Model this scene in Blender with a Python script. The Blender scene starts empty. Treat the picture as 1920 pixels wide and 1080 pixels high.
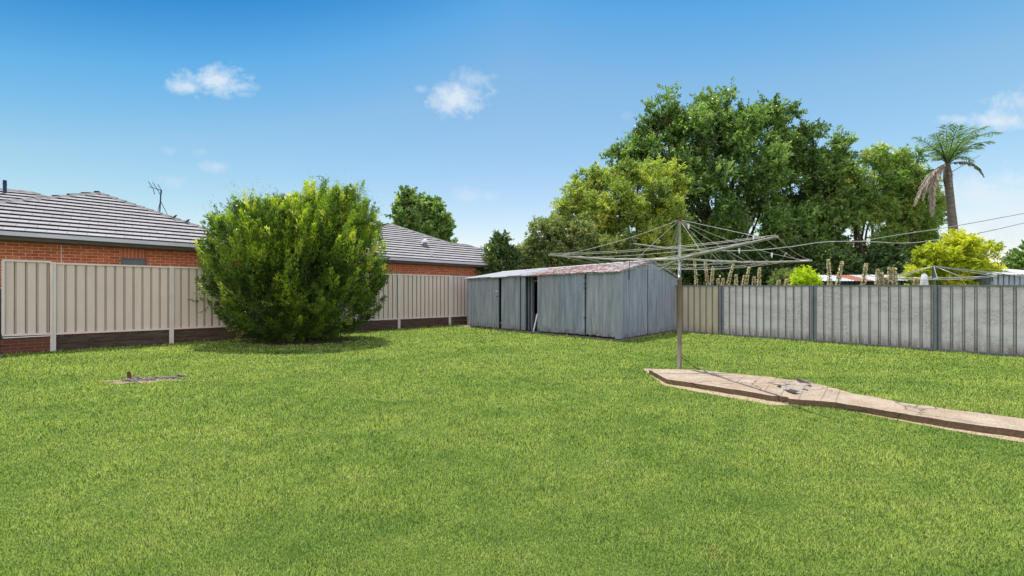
import bpy, math, random
import numpy as np
from mathutils import Vector, noise as mnoise
from mathutils.geometry import tessellate_polygon
random.seed(7)
R = math.radians
scene = bpy.context.scene
C = scene.collection

# ------------------------------------------------------------------ camera
F = 830.0; EYE = 1.65; HY = 541.0; CX = 960.0
cam_d = bpy.data.cameras.new('camera'); cam = bpy.data.objects.new('camera', cam_d); C.objects.link(cam)
cam.location = (0, 0, EYE); cam.rotation_euler = (R(90), 0, 0)
cam_d.sensor_width = 36; cam_d.lens = F / 1920 * 36; cam_d.shift_y = 1 / 1920
cam_d.clip_start = .05; cam_d.clip_end = 5000
scene.camera = cam

# ------------------------------------------------------------------ light, sky
SUN = Vector((-.30, .63, 2.19)).normalized()
sun_d = bpy.data.lights.new('sun', 'SUN'); sun = bpy.data.objects.new('sun', sun_d); C.objects.link(sun)
sun_d.energy = 4.2; sun_d.angle = R(.5); sun_d.color = (1, .955, .88)
sun.rotation_euler = SUN.to_track_quat('Z', 'Y').to_euler()
sun.location = (0, 0, 30)
scene.view_settings.view_transform = 'Standard'; scene.view_settings.look = 'None'
scene.view_settings.gamma = 1; scene.view_settings.exposure = .42

w = bpy.data.worlds.new('World'); scene.world = w; w.use_nodes = True
wn, wl = w.node_tree.nodes, w.node_tree.links
wn.clear()
def N(t, nodes=None, **k):
    n = (nodes or wn).new(t)
    for a, b in k.items(): setattr(n, a, b)
    return n
def wmath(op, a, b=None, c=None, clamp=False):
    n = N('ShaderNodeMath', operation=op, use_clamp=clamp)
    for i, v in enumerate((a, b, c)):
        if v is None: continue
        if isinstance(v, (int, float)): n.inputs[i].default_value = v
        else: wl.new(v, n.inputs[i])
    return n.outputs[0]
sky = N('ShaderNodeTexSky', sky_type='NISHITA', sun_disc=False)
sky.sun_elevation = math.asin(SUN.z); sky.sun_rotation = math.atan2(SUN.x, SUN.y)
sky.air_density = 1.25; sky.dust_density = .25; sky.ozone_density = 2.2; sky.altitude = 150
tc = N('ShaderNodeTexCoord'); sp = N('ShaderNodeSeparateXYZ'); wl.new(tc.outputs['Generated'], sp.inputs[0])
ysafe = wmath('MAXIMUM', sp.outputs[1], .02)
a_ = wmath('DIVIDE', sp.outputs[0], ysafe); b_ = wmath('DIVIDE', sp.outputs[2], ysafe)
cmb = N('ShaderNodeCombineXYZ'); wl.new(a_, cmb.inputs[0]); wl.new(b_, cmb.inputs[1])
nz = N('ShaderNodeTexNoise'); nz.inputs['Scale'].default_value = 15; nz.inputs['Detail'].default_value = 9
nz.inputs['Roughness'].default_value = .62; wl.new(cmb.outputs[0], nz.inputs['Vector'])
nb = N('ShaderNodeTexNoise'); nb.inputs['Scale'].default_value = 55; nb.inputs['Detail'].default_value = 6
wl.new(cmb.outputs[0], nb.inputs['Vector'])
nn = wmath('ADD', wmath('MULTIPLY', wmath('SUBTRACT', nz.outputs[0], .5), 2.1), wmath('MULTIPLY', wmath('SUBTRACT', nb.outputs[0], .5), .9))
CL = [(398,152,60,30,.85),(352,162,42,16,.75),(452,162,26,10,.5),(455,176,20,6,.25),(858,185,50,32,.85),(882,148,36,22,.5),(790,168,16,8,.35),
      (405,311,34,12,.42),(320,340,26,14,.28),(318,283,14,8,.18),(376,286,20,8,.16),(878,366,30,14,.3),(920,367,20,12,.26),(1876,228,80,20,.85),
      (1800,225,40,10,.5),(1850,370,130,40,.75),(1900,420,180,75,.9),(1900,340,60,20,.6),(2050,200,160,40,.7),(1175,216,14,8,.15)]
tot = None
for x, y, rx, ry, op in CL:
    da = wmath('DIVIDE', wmath('SUBTRACT', a_, (x - CX) / F), rx / F * 1.15)
    db = wmath('DIVIDE', wmath('SUBTRACT', b_, (HY - y) / F), ry / F * 1.15)
    dd = wmath('SQRT', wmath('ADD', wmath('MULTIPLY', da, da), wmath('MULTIPLY', db, db)))
    m = wmath('MULTIPLY', wmath('SUBTRACT', wmath('ADD', 1.02, nn), dd), 1.15, clamp=True)
    m = wmath('MULTIPLY', m, min(1, op * .95))
    tot = m if tot is None else wmath('MAXIMUM', tot, m)
tot = wmath('MULTIPLY', tot, wmath('GREATER_THAN', sp.outputs[1], .05))
hs = N('ShaderNodeHueSaturation'); hs.inputs['Saturation'].default_value = 1.12; hs.inputs['Hue'].default_value = .492
wl.new(sky.outputs[0], hs.inputs['Color'])
tint = N('ShaderNodeMix', data_type='RGBA', blend_type='MULTIPLY'); tint.inputs[0].default_value = 1
tv = wmath('ADD', sp.outputs[2], wmath('MULTIPLY', wmath('MAXIMUM', wmath('MULTIPLY', sp.outputs[0], -1), 0), .31))
tv = wmath('ADD', tv, wmath('MULTIPLY', wmath('MAXIMUM', sp.outputs[0], 0), .14))
gn = wmath('MULTIPLY', wmath('ADD', wmath('MULTIPLY', sp.outputs[0], .15), 1), 2.06)
tr_ = N('ShaderNodeValToRGB'); wl.new(tv, tr_.inputs[0]); e_ = tr_.color_ramp.elements
while len(e_) < 6: e_.new(.5)
for k_, (p_, c_) in enumerate([(.0, (.58, .49, .48)), (.17, (.58, .49, .475)), (.44, (.48, .50, .475)), (.545, (.27, .455, .50)), (.64, (.07, .30, .43)), (.85, (.42, .46, .49))]):
    e_[k_].position = p_; e_[k_].color = c_ + (1,)
wl.new(hs.outputs[0], tint.inputs[6])
dbl = N('ShaderNodeMix', data_type='RGBA', blend_type='MULTIPLY', clamp_factor=False); dbl.inputs[0].default_value = 1
wl.new(tr_.outputs[0], dbl.inputs[6]); wl.new(gn, dbl.inputs[7]); wl.new(dbl.outputs[2], tint.inputs[7])
mx = N('ShaderNodeMix', data_type='RGBA'); wl.new(tot, mx.inputs[0]); wl.new(tint.outputs[2], mx.inputs[6])
mx.inputs[7].default_value = (5.6, 6.2, 6.7, 1)
# unseen bright cloud added behind the camera as fill light for facing surfaces
bk = wmath('MULTIPLY', wmath('ADD', sp.outputs[1], .12), -2.4, clamp=True)
n3 = N('ShaderNodeTexNoise'); n3.inputs['Scale'].default_value = 3.2; n3.inputs['Detail'].default_value = 7; wl.new(tc.outputs['Generated'], n3.inputs['Vector'])
bk = wmath('MULTIPLY', bk, wmath('MULTIPLY', wmath('SUBTRACT', n3.outputs[0], .28), 3.5, clamp=True))
mb = N('ShaderNodeMix', data_type='RGBA'); wl.new(bk, mb.inputs[0]); wl.new(mx.outputs[2], mb.inputs[6]); mb.inputs[7].default_value = (11.8, 11.2, 11.8, 1)
bg = N('ShaderNodeBackground'); wl.new(mb.outputs[2], bg.inputs[0]); bg.inputs[1].default_value = .105
wo = N('ShaderNodeOutputWorld'); wl.new(bg.outputs[0], wo.inputs[0])

# ------------------------------------------------------------------ helpers
def P(x, y, Y): return Vector(((x - CX) / F * Y, Y, EYE + (HY - y) / F * Y))
def G(x, y, z=0.0):
    Y = F * (EYE - z) / (y - HY); return Vector(((x - CX) / F * Y, Y, z))
def V3(p, z): return Vector((p[0], p[1], z))
def origin(o):
    v = Vector((0, 0, 0))
    while o is not None: v = v + o.location; o = o.parent
    return v
def tag(o, label=None, cat=None, group=None, kind=None):
    if label: o['label'] = label
    if cat: o['category'] = cat
    if group: o['group'] = group
    if kind: o['kind'] = kind
    return o
def empty(name, loc, label, cat, group=None):
    o = bpy.data.objects.new(name, None); o.empty_display_size = .2; C.objects.link(o); o.location = loc
    return tag(o, label, cat, group)
def link_mesh(name, me, mat, parent):
    o = bpy.data.objects.new(name, me); C.objects.link(o); me.materials.append(mat)
    if parent is not None: o.parent = parent
    return o
class MB:
    def __init__(s): s.v = []; s.f = []; s.uv = []; s.sm = []; s.alt = set()
    def face(s, pts, uv=None, smooth=False):
        i = len(s.v); s.v += [tuple(p) for p in pts]; s.f.append(tuple(range(i, i + len(pts))))
        s.uv.append(uv or [(p[0] * .8 + p[1] * .6, p[2]) for p in pts]); s.sm.append(smooth)
    def box(s, c, sz, ax=Vector((1, 0, 0)), up=Vector((0, 0, 1))):
        c = Vector(c); ax = Vector(ax).normalized(); up = Vector(up); ay = up.cross(ax).normalized(); up = ax.cross(ay)
        h = [sz[0] / 2, sz[1] / 2, sz[2] / 2]
        q = lambda a, b, d: c + ax * (a * h[0]) + ay * (b * h[1]) + up * (d * h[2])
        for fc in (((-1,-1,-1),(-1,1,-1),(1,1,-1),(1,-1,-1)),((-1,-1,1),(1,-1,1),(1,1,1),(-1,1,1)),((-1,-1,-1),(1,-1,-1),(1,-1,1),(-1,-1,1)),
                   ((1,-1,-1),(1,1,-1),(1,1,1),(1,-1,1)),((1,1,-1),(-1,1,-1),(-1,1,1),(1,1,1)),((-1,1,-1),(-1,-1,-1),(-1,-1,1),(-1,1,1))):
            pts = [q(*t) for t in fc]
            s.face(pts, [(t[0] * h[0] + t[1] * h[1], t[2] * h[2]) for t in fc])
    def bar(s, a, b, wdt, hgt):
        a, b = Vector(a), Vector(b); d = b - a
        up = Vector((0, 0, 1)) if abs(d.normalized().z) < .95 else Vector((0, 1, 0))
        s.box((a + b) / 2, (d.length, wdt, hgt), d, up)
    def tube(s, pts, rad, n=8, cap=True):
        pts = [Vector(p) for p in pts]
        if not isinstance(rad, (list, tuple)): rad = [rad] * len(pts)
        base = len(s.v); L = 0
        for i, p in enumerate(pts):
            d = (pts[min(i + 1, len(pts) - 1)] - pts[max(i - 1, 0)]).normalized()
            ref = Vector((0, 0, 1)) if abs(d.z) < .9 else Vector((1, 0, 0))
            u = d.cross(ref).normalized(); v = d.cross(u)
            for k in range(n):
                a = 2 * math.pi * k / n
                s.v.append(tuple(p + (u * math.cos(a) + v * math.sin(a)) * rad[i]))
        for i in range(len(pts) - 1):
            seg = (pts[i + 1] - pts[i]).length
            for k in range(n):
                a, b = base + i * n + k, base + i * n + (k + 1) % n
                s.f.append((a, b, b + n, a + n)); s.sm.append(True)
                s.uv.append([(k / n, L), ((k + 1) / n, L), ((k + 1) / n, L + seg), (k / n, L + seg)])
            L += seg
        if cap:
            for st, rv in ((base, False), (base + (len(pts) - 1) * n, True)):
                ids = list(range(st, st + n)); ids = ids[::-1] if rv else ids
                s.f.append(tuple(ids)); s.uv.append([(0, 0)] * n); s.sm.append(False)
    def prism(s, poly, z0, z1, jag=0):
        poly = [Vector((p[0], p[1])) for p in poly]; n = len(poly)
        tri = tessellate_polygon([[Vector((p.x, p.y, 0)) for p in poly]])
        for t in tri:
            q = [poly[i] for i in t]
            if (q[1] - q[0]).cross(q[2] - q[0]) < 0: q = q[::-1]
            s.face([(p.x, p.y, z1) for p in q], [(p.x, p.y) for p in q])
        for i in range(n):
            a, b = poly[i], poly[(i + 1) % n]
            s.face([(a.x, a.y, z0), (b.x, b.y, z0), (b.x, b.y, z1), (a.x, a.y, z1)])
    def build(s, name, mat, parent=None, mat2=None):
        o0 = origin(parent) if parent is not None else (s.loc if hasattr(s, 'loc') else Vector((0, 0, 0)))
        me = bpy.data.meshes.new(name)
        me.from_pydata([(a[0] - o0[0], a[1] - o0[1], a[2] - o0[2]) for a in s.v], [], s.f)
        ul = me.uv_layers.new(name='UVMap'); flat = [c for f in s.uv for u in f for c in u]
        ul.data.foreach_set('uv', flat)
        me.polygons.foreach_set('use_smooth', s.sm); me.update()
        o = link_mesh(name, me, mat, parent)
        if mat2 is not None:
            me.materials.append(mat2)
            for i_ in s.alt: me.polygons[i_].material_index = 1
        if parent is None: o.location = o0
        return o
def mesh_np(name, V, k, mat, parent=None, var=None):
    """V: (M*k,3) verts of M separate k-gons"""
    o0 = origin(parent) if parent is not None else Vector((0, 0, 0))
    V = (V - np.array(o0[:])).astype(np.float32); M = len(V) // k
    me = bpy.data.meshes.new(name); me.vertices.add(M * k); me.loops.add(M * k); me.polygons.add(M)
    me.vertices.foreach_set('co', V.ravel()); me.loops.foreach_set('vertex_index', np.arange(M * k, dtype=np.int32))
    me.polygons.foreach_set('loop_start', np.arange(0, M * k, k, dtype=np.int32))
    if var is not None:
        at = me.attributes.new('var', 'FLOAT', 'POINT'); at.data.foreach_set('value', np.repeat(var, k).astype(np.float32))
    me.update(calc_edges=True)
    return link_mesh(name, me, mat, parent)

# ------------------------------------------------------------------ materials
class Mat:
    def __init__(s, name):
        s.m = bpy.data.materials.new(name); s.m.use_nodes = True; s.n = s.m.node_tree.nodes; s.l = s.m.node_tree.links
        s.b = s.n['Principled BSDF']; s.out = s.n['Material Output']
        s.b.inputs['Specular IOR Level'].default_value = .3
    def node(s, t, **k):
        n = s.n.new(t)
        for a, b in k.items(): setattr(n, a, b)
        return n
    def set(s, n, i, v):
        if hasattr(v, 'is_output') or isinstance(v, bpy.types.NodeSocket): s.l.new(v, n.inputs[i])
        else: n.inputs[i].default_value = v
    def math(s, op, a, b=None, clamp=False):
        n = s.node('ShaderNodeMath', operation=op, use_clamp=clamp); s.set(n, 0, a)
        if b is not None: s.set(n, 1, b)
        return n.outputs[0]
    def coord(s, w='Object'): return s.node('ShaderNodeTexCoord').outputs[w]
    def mapping(s, vec, scale=(1, 1, 1), loc=(0, 0, 0)):
        n = s.node('ShaderNodeMapping'); s.l.new(vec, n.inputs[0]); n.inputs['Scale'].default_value = scale; n.inputs['Location'].default_value = loc
        return n.outputs[0]
    def noise(s, vec, scale, detail=5, rough=.6):
        n = s.node('ShaderNodeTexNoise'); s.l.new(vec, n.inputs[0]); n.inputs['Scale'].default_value = scale
        n.inputs['Detail'].default_value = detail; n.inputs['Roughness'].default_value = rough; return n.outputs[0]
    def ramp(s, f, stops):
        n = s.node('ShaderNodeValToRGB'); s.l.new(f, n.inputs[0]); e = n.color_ramp.elements
        while len(e) < len(stops): e.new(.5)
        for k, (p, c) in enumerate(stops):
            e[k].position = p; e[k].color = (c, c, c, 1) if isinstance(c, (int, float)) else tuple(c) + (1,)
        return n.outputs[0]
    def mix(s, f, a, b, bt='MIX'):
        n = s.node('ShaderNodeMix', data_type='RGBA', blend_type=bt)
        s.set(n, 0, f); s.set(n, 6, a if not isinstance(a, tuple) else a + (1,)); s.set(n, 7, b if not isinstance(b, tuple) else b + (1,))
        return n.outputs[2]
    def bump(s, h, dist=.01, strength=1):
        n = s.node('ShaderNodeBump'); s.l.new(h, n.inputs['Height']); n.inputs['Distance'].default_value = dist
        n.inputs['Strength'].default_value = strength; s.l.new(n.outputs[0], s.b.inputs['Normal'])
    def col(s, c):
        if isinstance(c, tuple): s.b.inputs['Base Color'].default_value = c + (1,)
        else: s.l.new(c, s.b.inputs['Base Color'])
        return s
    def pr(s, **k):
        for a, b in k.items():
            s.set(s.b, {'rough': 'Roughness', 'metal': 'Metallic', 'spec': 'Specular IOR Level'}[a], b)
        return s
def simple(name, c1, c2, scale=4, rough=.7, metal=0, bump=0, bscale=40, stretch=(1, 1, 1), spec=.3):
    m = Mat(name); v = m.mapping(m.coord(), stretch)
    m.col(m.ramp(m.noise(v, scale), [(.3, c1), (.7, c2)])); m.pr(rough=rough, metal=metal, spec=spec)
    if bump: m.bump(m.noise(v, bscale), bump)
    return m.m
def leafmat(name, stops, trans=.45, rough=.5, patch=.25, pscale=.5, spec=.5):
    m = Mat(name); at = m.node('ShaderNodeAttribute', attribute_name='var')
    nz = m.noise(m.coord(), pscale, 3)
    f = m.math('ADD', at.outputs['Fac'], m.math('MULTIPLY', m.math('SUBTRACT', nz, .5), patch * 4), clamp=True)
    c = m.ramp(f, stops); m.col(c); m.pr(rough=rough, spec=spec)
    tr = m.node('ShaderNodeBsdfTranslucent'); m.l.new(m.mix(1.0, c, (1.25, 1.35, .55), 'MULTIPLY'), tr.inputs[0])
    ms = m.node('ShaderNodeMixShader'); ms.inputs[0].default_value = trans
    m.l.new(m.b.outputs[0], ms.inputs[1]); m.l.new(tr.outputs[0], ms.inputs[2]); m.l.new(ms.outputs[0], m.out.inputs[0])
    return m.m

def grass_mat(name, blades):
    m = Mat(name); oc = m.coord()
    big = m.noise(m.mapping(oc, (1, 1.6, 0)), .45, 4); mid = m.noise(m.mapping(oc, (1, 1.3, 0)), 2.6, 5)
    f = m.math('ADD', m.math('MULTIPLY', big, .55), m.math('MULTIPLY', mid, .45))
    c1 = m.ramp(f, [(.33, (.20, .34, .065)), (.50, (.355, .468, .105)), (.69, (.50, .575, .15))])
    dry = m.ramp(m.noise(m.mapping(oc, (1, 1, 0), (5, 3, 0)), 1.15, 7, .7), [(.63, 0.0), (.76, .6)])
    c1 = m.mix(dry, c1, (.52, .45, .20))
    if blades:
        at = m.node('ShaderNodeAttribute', attribute_name='var')
        c1 = m.mix(1.0, c1, m.ramp(at.outputs['Fac'], [(0, (.05, .08, .08)), (.24, (.16, .22, .2)), (.42, (.95, .97, .95)), (.85, (1.55, 1.45, 1.5)), (1, (2.0, 1.65, 2.4))]), 'MULTIPLY')
        m.col(c1); m.pr(rough=.55, spec=.25)
        tr = m.node('ShaderNodeBsdfTranslucent'); m.l.new(m.mix(1.0, c1, (1.15, 1.2, .6), 'MULTIPLY'), tr.inputs[0])
        ms = m.node('ShaderNodeMixShader'); ms.inputs[0].default_value = .4
        m.l.new(m.b.outputs[0], ms.inputs[1]); m.l.new(tr.outputs[0], ms.inputs[2]); m.l.new(ms.outputs[0], m.out.inputs[0])
    else:
        fine = m.noise(oc, 60, 4)
        m.col(m.mix(1.0, c1, m.ramp(fine, [(.3, (.12, .16, .12)), (.65, (.4, .45, .38))]), 'MULTIPLY')); m.pr(rough=.95, spec=.05); m.bump(fine, .02)
    return m.m

def sheet_mat(name, base, dirt, vsc=1, metal=.0, rough=.45, dirtamt=.5, scuff=False, bot=0.0):
    """painted or galvanised sheet: fine mottling, dirt runs, optional scuffs. uv = metres"""
    m = Mat(name); uv = m.coord('UV'); oc = m.coord()
    n1 = m.noise(m.mapping(uv, (6, .8, 1)), 1.3, 6); n2 = m.noise(oc, 1.1, 4)
    c = m.mix(m.ramp(n1, [(.35, 0.0), (.75, dirtamt)]), base, dirt)
    c = m.mix(m.ramp(n2, [(.35, 0.0), (.7, .35)]), c, tuple(x * .72 for x in base))
    if bot:
        su = m.node('ShaderNodeSeparateXYZ'); m.l.new(uv, su.inputs[0])
        f = m.math('MULTIPLY', m.ramp(su.outputs[1], [(0.02, bot), (.3, 0.0)]), m.ramp(m.noise(m.mapping(uv, (14, 1.5, 1)), 1, 4), [(.3, 0.0), (.6, 1.0)]))
        c = m.mix(f, c, (.16, .11, .06))
    if scuff:
        sx = m.node('ShaderNodeSeparateXYZ'); m.l.new(uv, sx.inputs[0])
        run = m.ramp(m.noise(m.mapping(uv, (22, .5, 1)), 1.6, 5, .7), [(.54, 0.0), (.70, .55)])
        c = m.mix(run, c, (.40, .36, .32))
        wv = m.node('ShaderNodeTexNoise'); m.l.new(m.mapping(uv, (3.5, 16, 1)), wv.inputs[0]); wv.inputs['Scale'].default_value = 2.2; wv.inputs['Detail'].default_value = 8; wv.inputs['Distortion'].default_value = 2.5
        thin = m.ramp(wv.outputs[0], [(.45, 0.0), (.5, .85), (.55, 0.0)])
        area = m.ramp(m.noise(m.mapping(uv, (.7, 1.4, 1), (3.1, .4, 0)), 1.3, 3), [(.40, 0.0), (.54, 1.0)])
        c = m.mix(m.math('MULTIPLY', thin, area), c, (.17, .13, .09))
        bl = m.ramp(m.noise(m.mapping(uv, (2, 1, 1), (7, 2, 0)), 4.2, 9, .8), [(.58, 0.0), (.72, .4)])
        c = m.mix(m.math('MULTIPLY', bl, area), c, (.3, .24, .17))
    m.col(c); m.pr(rough=rough, metal=metal); m.bump(m.noise(oc, 3.5, 3), .012, .6)
    return m.m

M = {}
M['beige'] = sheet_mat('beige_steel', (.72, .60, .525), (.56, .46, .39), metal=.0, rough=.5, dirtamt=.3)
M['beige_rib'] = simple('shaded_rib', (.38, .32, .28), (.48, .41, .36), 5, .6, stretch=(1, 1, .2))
M['shade_rib'] = simple('grey_shade_rib', (.17, .18, .19), (.33, .32, .31), 5, .6, stretch=(1, 1, .25))  # shade on the recessed rib sides put into the colour
M['galv_rib'] = simple('galvanised_rib', (.26, .29, .35), (.50, .54, .60), 5, .45, .2, stretch=(1, 1, .25))
M['highlight_rib'] = simple('highlight_rib', (.42, .45, .50), (.66, .69, .73), 5, .45, .2, stretch=(1, 1, .25))  # highlight lines on the shed ribs painted as paler metal
M['beige_frame'] = simple('beige_frame', (.66, .59, .55), (.74, .67, .62), 3, .45)
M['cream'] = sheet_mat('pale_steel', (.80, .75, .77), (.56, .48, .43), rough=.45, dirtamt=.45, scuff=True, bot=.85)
M['yellowed'] = sheet_mat('yellowed_steel', (.64, .56, .42), (.42, .35, .26), rough=.5, dirtamt=.6, bot=.6)
M['grey_frame'] = simple('grey_frame', (.17, .18, .20), (.24, .25, .27), 3, .5)
def galv(name, a, b, rustamt=.0, metal=.55):
    m = Mat(name); uv = m.coord('UV'); oc = m.coord()
    vo = m.node('ShaderNodeTexVoronoi'); m.l.new(m.mapping(uv, (1, 1, 1)), vo.inputs[0]); vo.inputs['Scale'].default_value = 28
    n1 = m.noise(m.mapping(uv, (5, .5, 1)), 1.2, 7)
    c = m.mix(m.ramp(n1, [(.35, 0.0), (.7, 1.0)]), a, b)
    c = m.mix(.18, c, vo.outputs['Color'], 'SOFT_LIGHT')
    st = m.ramp(m.noise(m.mapping(uv, (9, .25, 1), (4, 0, 0)), 1.5, 5, .7), [(.60, 0.0), (.78, .6)])
    c = m.mix(st, c, (.30, .24, .17))
    su = m.node('ShaderNodeSeparateXYZ'); m.l.new(uv, su.inputs[0])
    f = m.math('MULTIPLY', m.ramp(su.outputs[1], [(0.0, 1.0), (.22, 0.0)]), m.ramp(m.noise(uv, 4, 6, .7), [(.42, 0.0), (.6, 1.0)]))
    c = m.mix(f, c, (.17, .10, .055))
    m.col(c); m.pr(rough=.5, metal=.3)
    m.bump(m.noise(m.mapping(oc, (1, 1, .6)), 2.5, 4), .025, .7)
    return m.m
M['galv'] = galv('galvanised_sheet', (.25, .265, .315), (.52, .54, .59))
M['galv2'] = galv('galvanised_sheet_bluer', (.235, .265, .34), (.47, .51, .60))
M['pipe'] = simple('galvanised_pipe', (.36, .36, .34), (.5, .5, .48), 9, .45, .5, .002)
M['arm'] = simple('weathered_pipe', (.30, .285, .25), (.46, .44, .39), 9, .5, .3, .002)
M['oldpost'] = simple('stained_post', (.15, .125, .095), (.24, .20, .15), 6, .7, .1, .004, stretch=(1, 1, .4))
M['wire'] = simple('wire', (.32, .32, .29), (.46, .45, .41), 6, .5, .2)
M['cable'] = simple('cable', (.3, .29, .27), (.42, .41, .38), 4, .6)
M['dark'] = simple('dark_metal', (.03, .035, .045), (.05, .055, .07), 6, .5)
M['white'] = simple('white_paint', (.72, .73, .74), (.82, .82, .82), 6, .5)
M['rust'] = simple('rusty_iron', (.10, .045, .022), (.22, .11, .06), 25, .8, .1, .004)
M['timber'] = simple('old_timber', (.045, .036, .028), (.13, .10, .075), 3, .9, 0, .015, 22, (1, 1, 6))
M['concrete'] = None
def concrete(name, tintlow, tinthigh, cracks=True):
    m = Mat(name); oc = m.coord()
    n = m.noise(oc, 1.3, 8, .65); f = m.noise(oc, 38, 7, .75)
    c = m.ramp(n, [(.32, tintlow), (.68, tinthigh)])
    c = m.mix(1.0, c, m.ramp(f, [(.28, (.40, .38, .36)), (.5, (.92, .92, .92)), (.75, (1.2, 1.2, 1.2))]), 'MULTIPLY')
    stn = m.ramp(m.noise(m.mapping(oc, (1, 1, 1), (9, 4, 0)), 3.2, 9, .75), [(.5, 0.0), (.66, .55)])
    c = m.mix(stn, c, (.20, .17, .14))
    h = m.math('ADD', m.math('MULTIPLY', f, .5), n)
    if cracks:
        dn = m.node('ShaderNodeTexNoise'); m.l.new(oc, dn.inputs[0]); dn.inputs['Scale'].default_value = 2; dn.inputs['Detail'].default_value = 5
        vv = m.node('ShaderNodeVectorMath', operation='MULTIPLY_ADD'); m.l.new(dn.outputs['Color'], vv.inputs[0]); vv.inputs[1].default_value = (.7, .7, .7); m.l.new(oc, vv.inputs[2])
        vo = m.node('ShaderNodeTexVoronoi', feature='DISTANCE_TO_EDGE'); m.l.new(vv.outputs[0], vo.inputs[0]); vo.inputs['Scale'].default_value = .5
        k = m.ramp(vo.outputs['Distance'], [(.0, .45), (.005, 1.0)])
        c = m.mix(k, (.16, .12, .09), c); h = m.math('ADD', h, m.math('MULTIPLY', k, 1.5))
    if cracks:
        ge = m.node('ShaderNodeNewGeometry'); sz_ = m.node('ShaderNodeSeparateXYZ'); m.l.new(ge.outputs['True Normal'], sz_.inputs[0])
        c = m.mix(m.ramp(sz_.outputs[2], [(.2, 1.0), (.8, 0.0)]), c, m.ramp(f, [(.3, (.10, .065, .04)), (.7, (.28, .19, .12))]))  # side faces browner: dirt plus their shade put into the colour
    m.col(c); m.pr(rough=.9, spec=.15); m.bump(h, .03)
    return m.m
M['concrete'] = concrete('stained_concrete', (.39, .28, .19), (.56, .46, .35))
M['slab'] = concrete('grey_concrete', (.16, .14, .115), (.33, .30, .25), False)
M['rubble'] = concrete('rubble_concrete', (.36, .30, .24), (.52, .46, .39), False)
def soil_mat():
    m = Mat('dry_soil'); oc = m.coord(); f = m.noise(oc, 26, 8, .7)
    m.col(m.ramp(f, [(.3, (.24, .16, .10)), (.5, (.50, .38, .26)), (.72, (.66, .56, .42))])); m.pr(rough=.95, spec=.05); m.bump(f, .03); return m.m
M['soil'] = soil_mat()
M['rootsoil'] = simple('root_soil', (.14, .09, .055), (.50, .38, .26), 18, .95, 0, .04, 24)
M['darksoil'] = simple('mulch', (.035, .025, .018), (.16, .11, .07), 22, .95, 0, .03, 30)
def brick_mat(name, soldier=False):
    m = Mat(name); uv = m.coord('UV')
    b = m.node('ShaderNodeTexBrick'); m.l.new(m.mapping(uv, (1, 1, 1)), b.inputs[0])
    b.inputs['Scale'].default_value = 1; b.inputs['Brick Width'].default_value = .086 if soldier else .24
    b.inputs['Row Height'].default_value = .30 if soldier else .086; b.inputs['Mortar Size'].default_value = .006
    b.inputs['Mortar Smooth'].default_value = .15; b.inputs['Bias'].default_value = 0; b.offset = 0 if soldier else .5
    b.inputs['Color1'].default_value = (.58, .18, .075, 1); b.inputs['Color2'].default_value = (.42, .11, .05, 1); b.inputs['Mortar'].default_value = (.78, .60, .42, 1)
    n = m.noise(uv, 9, 6, .7)
    m.col(m.mix(1.0, b.outputs['Color'], m.ramp(n, [(.3, (.72, .7, .7)), (.7, (1.15, 1.12, 1.1))]), 'MULTIPLY')); m.pr(rough=.85, spec=.15)
    m.bump(m.math('SUBTRACT', m.math('MULTIPLY', n, .4), b.outputs['Fac']), .008)
    return m.m
M['brick'] = brick_mat('red_brick'); M['soldier'] = brick_mat('upright_brick', True)
M['oldbrick'] = simple('x', (.1, .1, .1), (.1, .1, .1))
def oldbrick():
    m = Mat('dark_red_brick'); uv = m.coord('UV')
    b = m.node('ShaderNodeTexBrick'); m.l.new(uv, b.inputs[0]); b.inputs['Scale'].default_value = 1
    b.inputs['Brick Width'].default_value = .3; b.inputs['Row Height'].default_value = .086; b.inputs['Mortar Size'].default_value = .005
    b.inputs['Color1'].default_value = (.17, .065, .042, 1); b.inputs['Color2'].default_value = (.12, .05, .035, 1); b.inputs['Mortar'].default_value = (.26, .18, .13, 1)
    m.col(b.outputs['Color']); m.pr(rough=.9, spec=.1); m.bump(m.math('SUBTRACT', m.noise(uv, 20), b.outputs['Fac']), .006); return m.m
M['oldbrick'] = oldbrick()
def tile_mat(name, joints=True):
    m = Mat(name); uv = m.coord('UV'); n = m.noise(m.coord(), 2.5, 6, .7)
    b = m.node('ShaderNodeTexBrick'); m.l.new(uv, b.inputs[0]); b.inputs['Scale'].default_value = 1
    b.inputs['Brick Width'].default_value = .40; b.inputs['Row Height'].default_value = .32; b.inputs['Mortar Size'].default_value = .006 if joints else 0
    b.inputs['Color1'].default_value = (.37, .355, .36, 1); b.inputs['Color2'].default_value = (.31, .30, .305, 1); b.inputs['Mortar'].default_value = (.13, .12, .12, 1)
    m.col(m.mix(1.0, b.outputs['Color'], m.ramp(n, [(.3, (.88, .88, .88)), (.7, (1.06, 1.06, 1.06))]), 'MULTIPLY')); m.pr(rough=.75, spec=.25)
    m.bump(m.noise(uv, 40, 4), .003)
    return m.m
M['tile'] = tile_mat('concrete_tile'); M['cap'] = simple('ridge_tile', (.13, .125, .13), (.22, .215, .22), 5, .7)
M['tilebutt'] = simple('tile_edge', (.022, .02, .022), (.035, .033, .034), 8, .85)  # near-black: shadow on the tile butts put into the colour
M['gutter'] = simple('gutter_metal', (.54, .54, .60), (.62, .62, .68), 1.5, .4)
M['fascia'] = simple('fascia', (.085, .072, .06), (.11, .095, .08), 2, .6)
M['soffit'] = simple('soffit', (.10, .105, .12), (.14, .145, .16), 2, .6)
M['glass'] = simple('frosted_window', (.10, .12, .14), (.14, .16, .18), 2, .25, 0, 0, 30)
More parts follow.
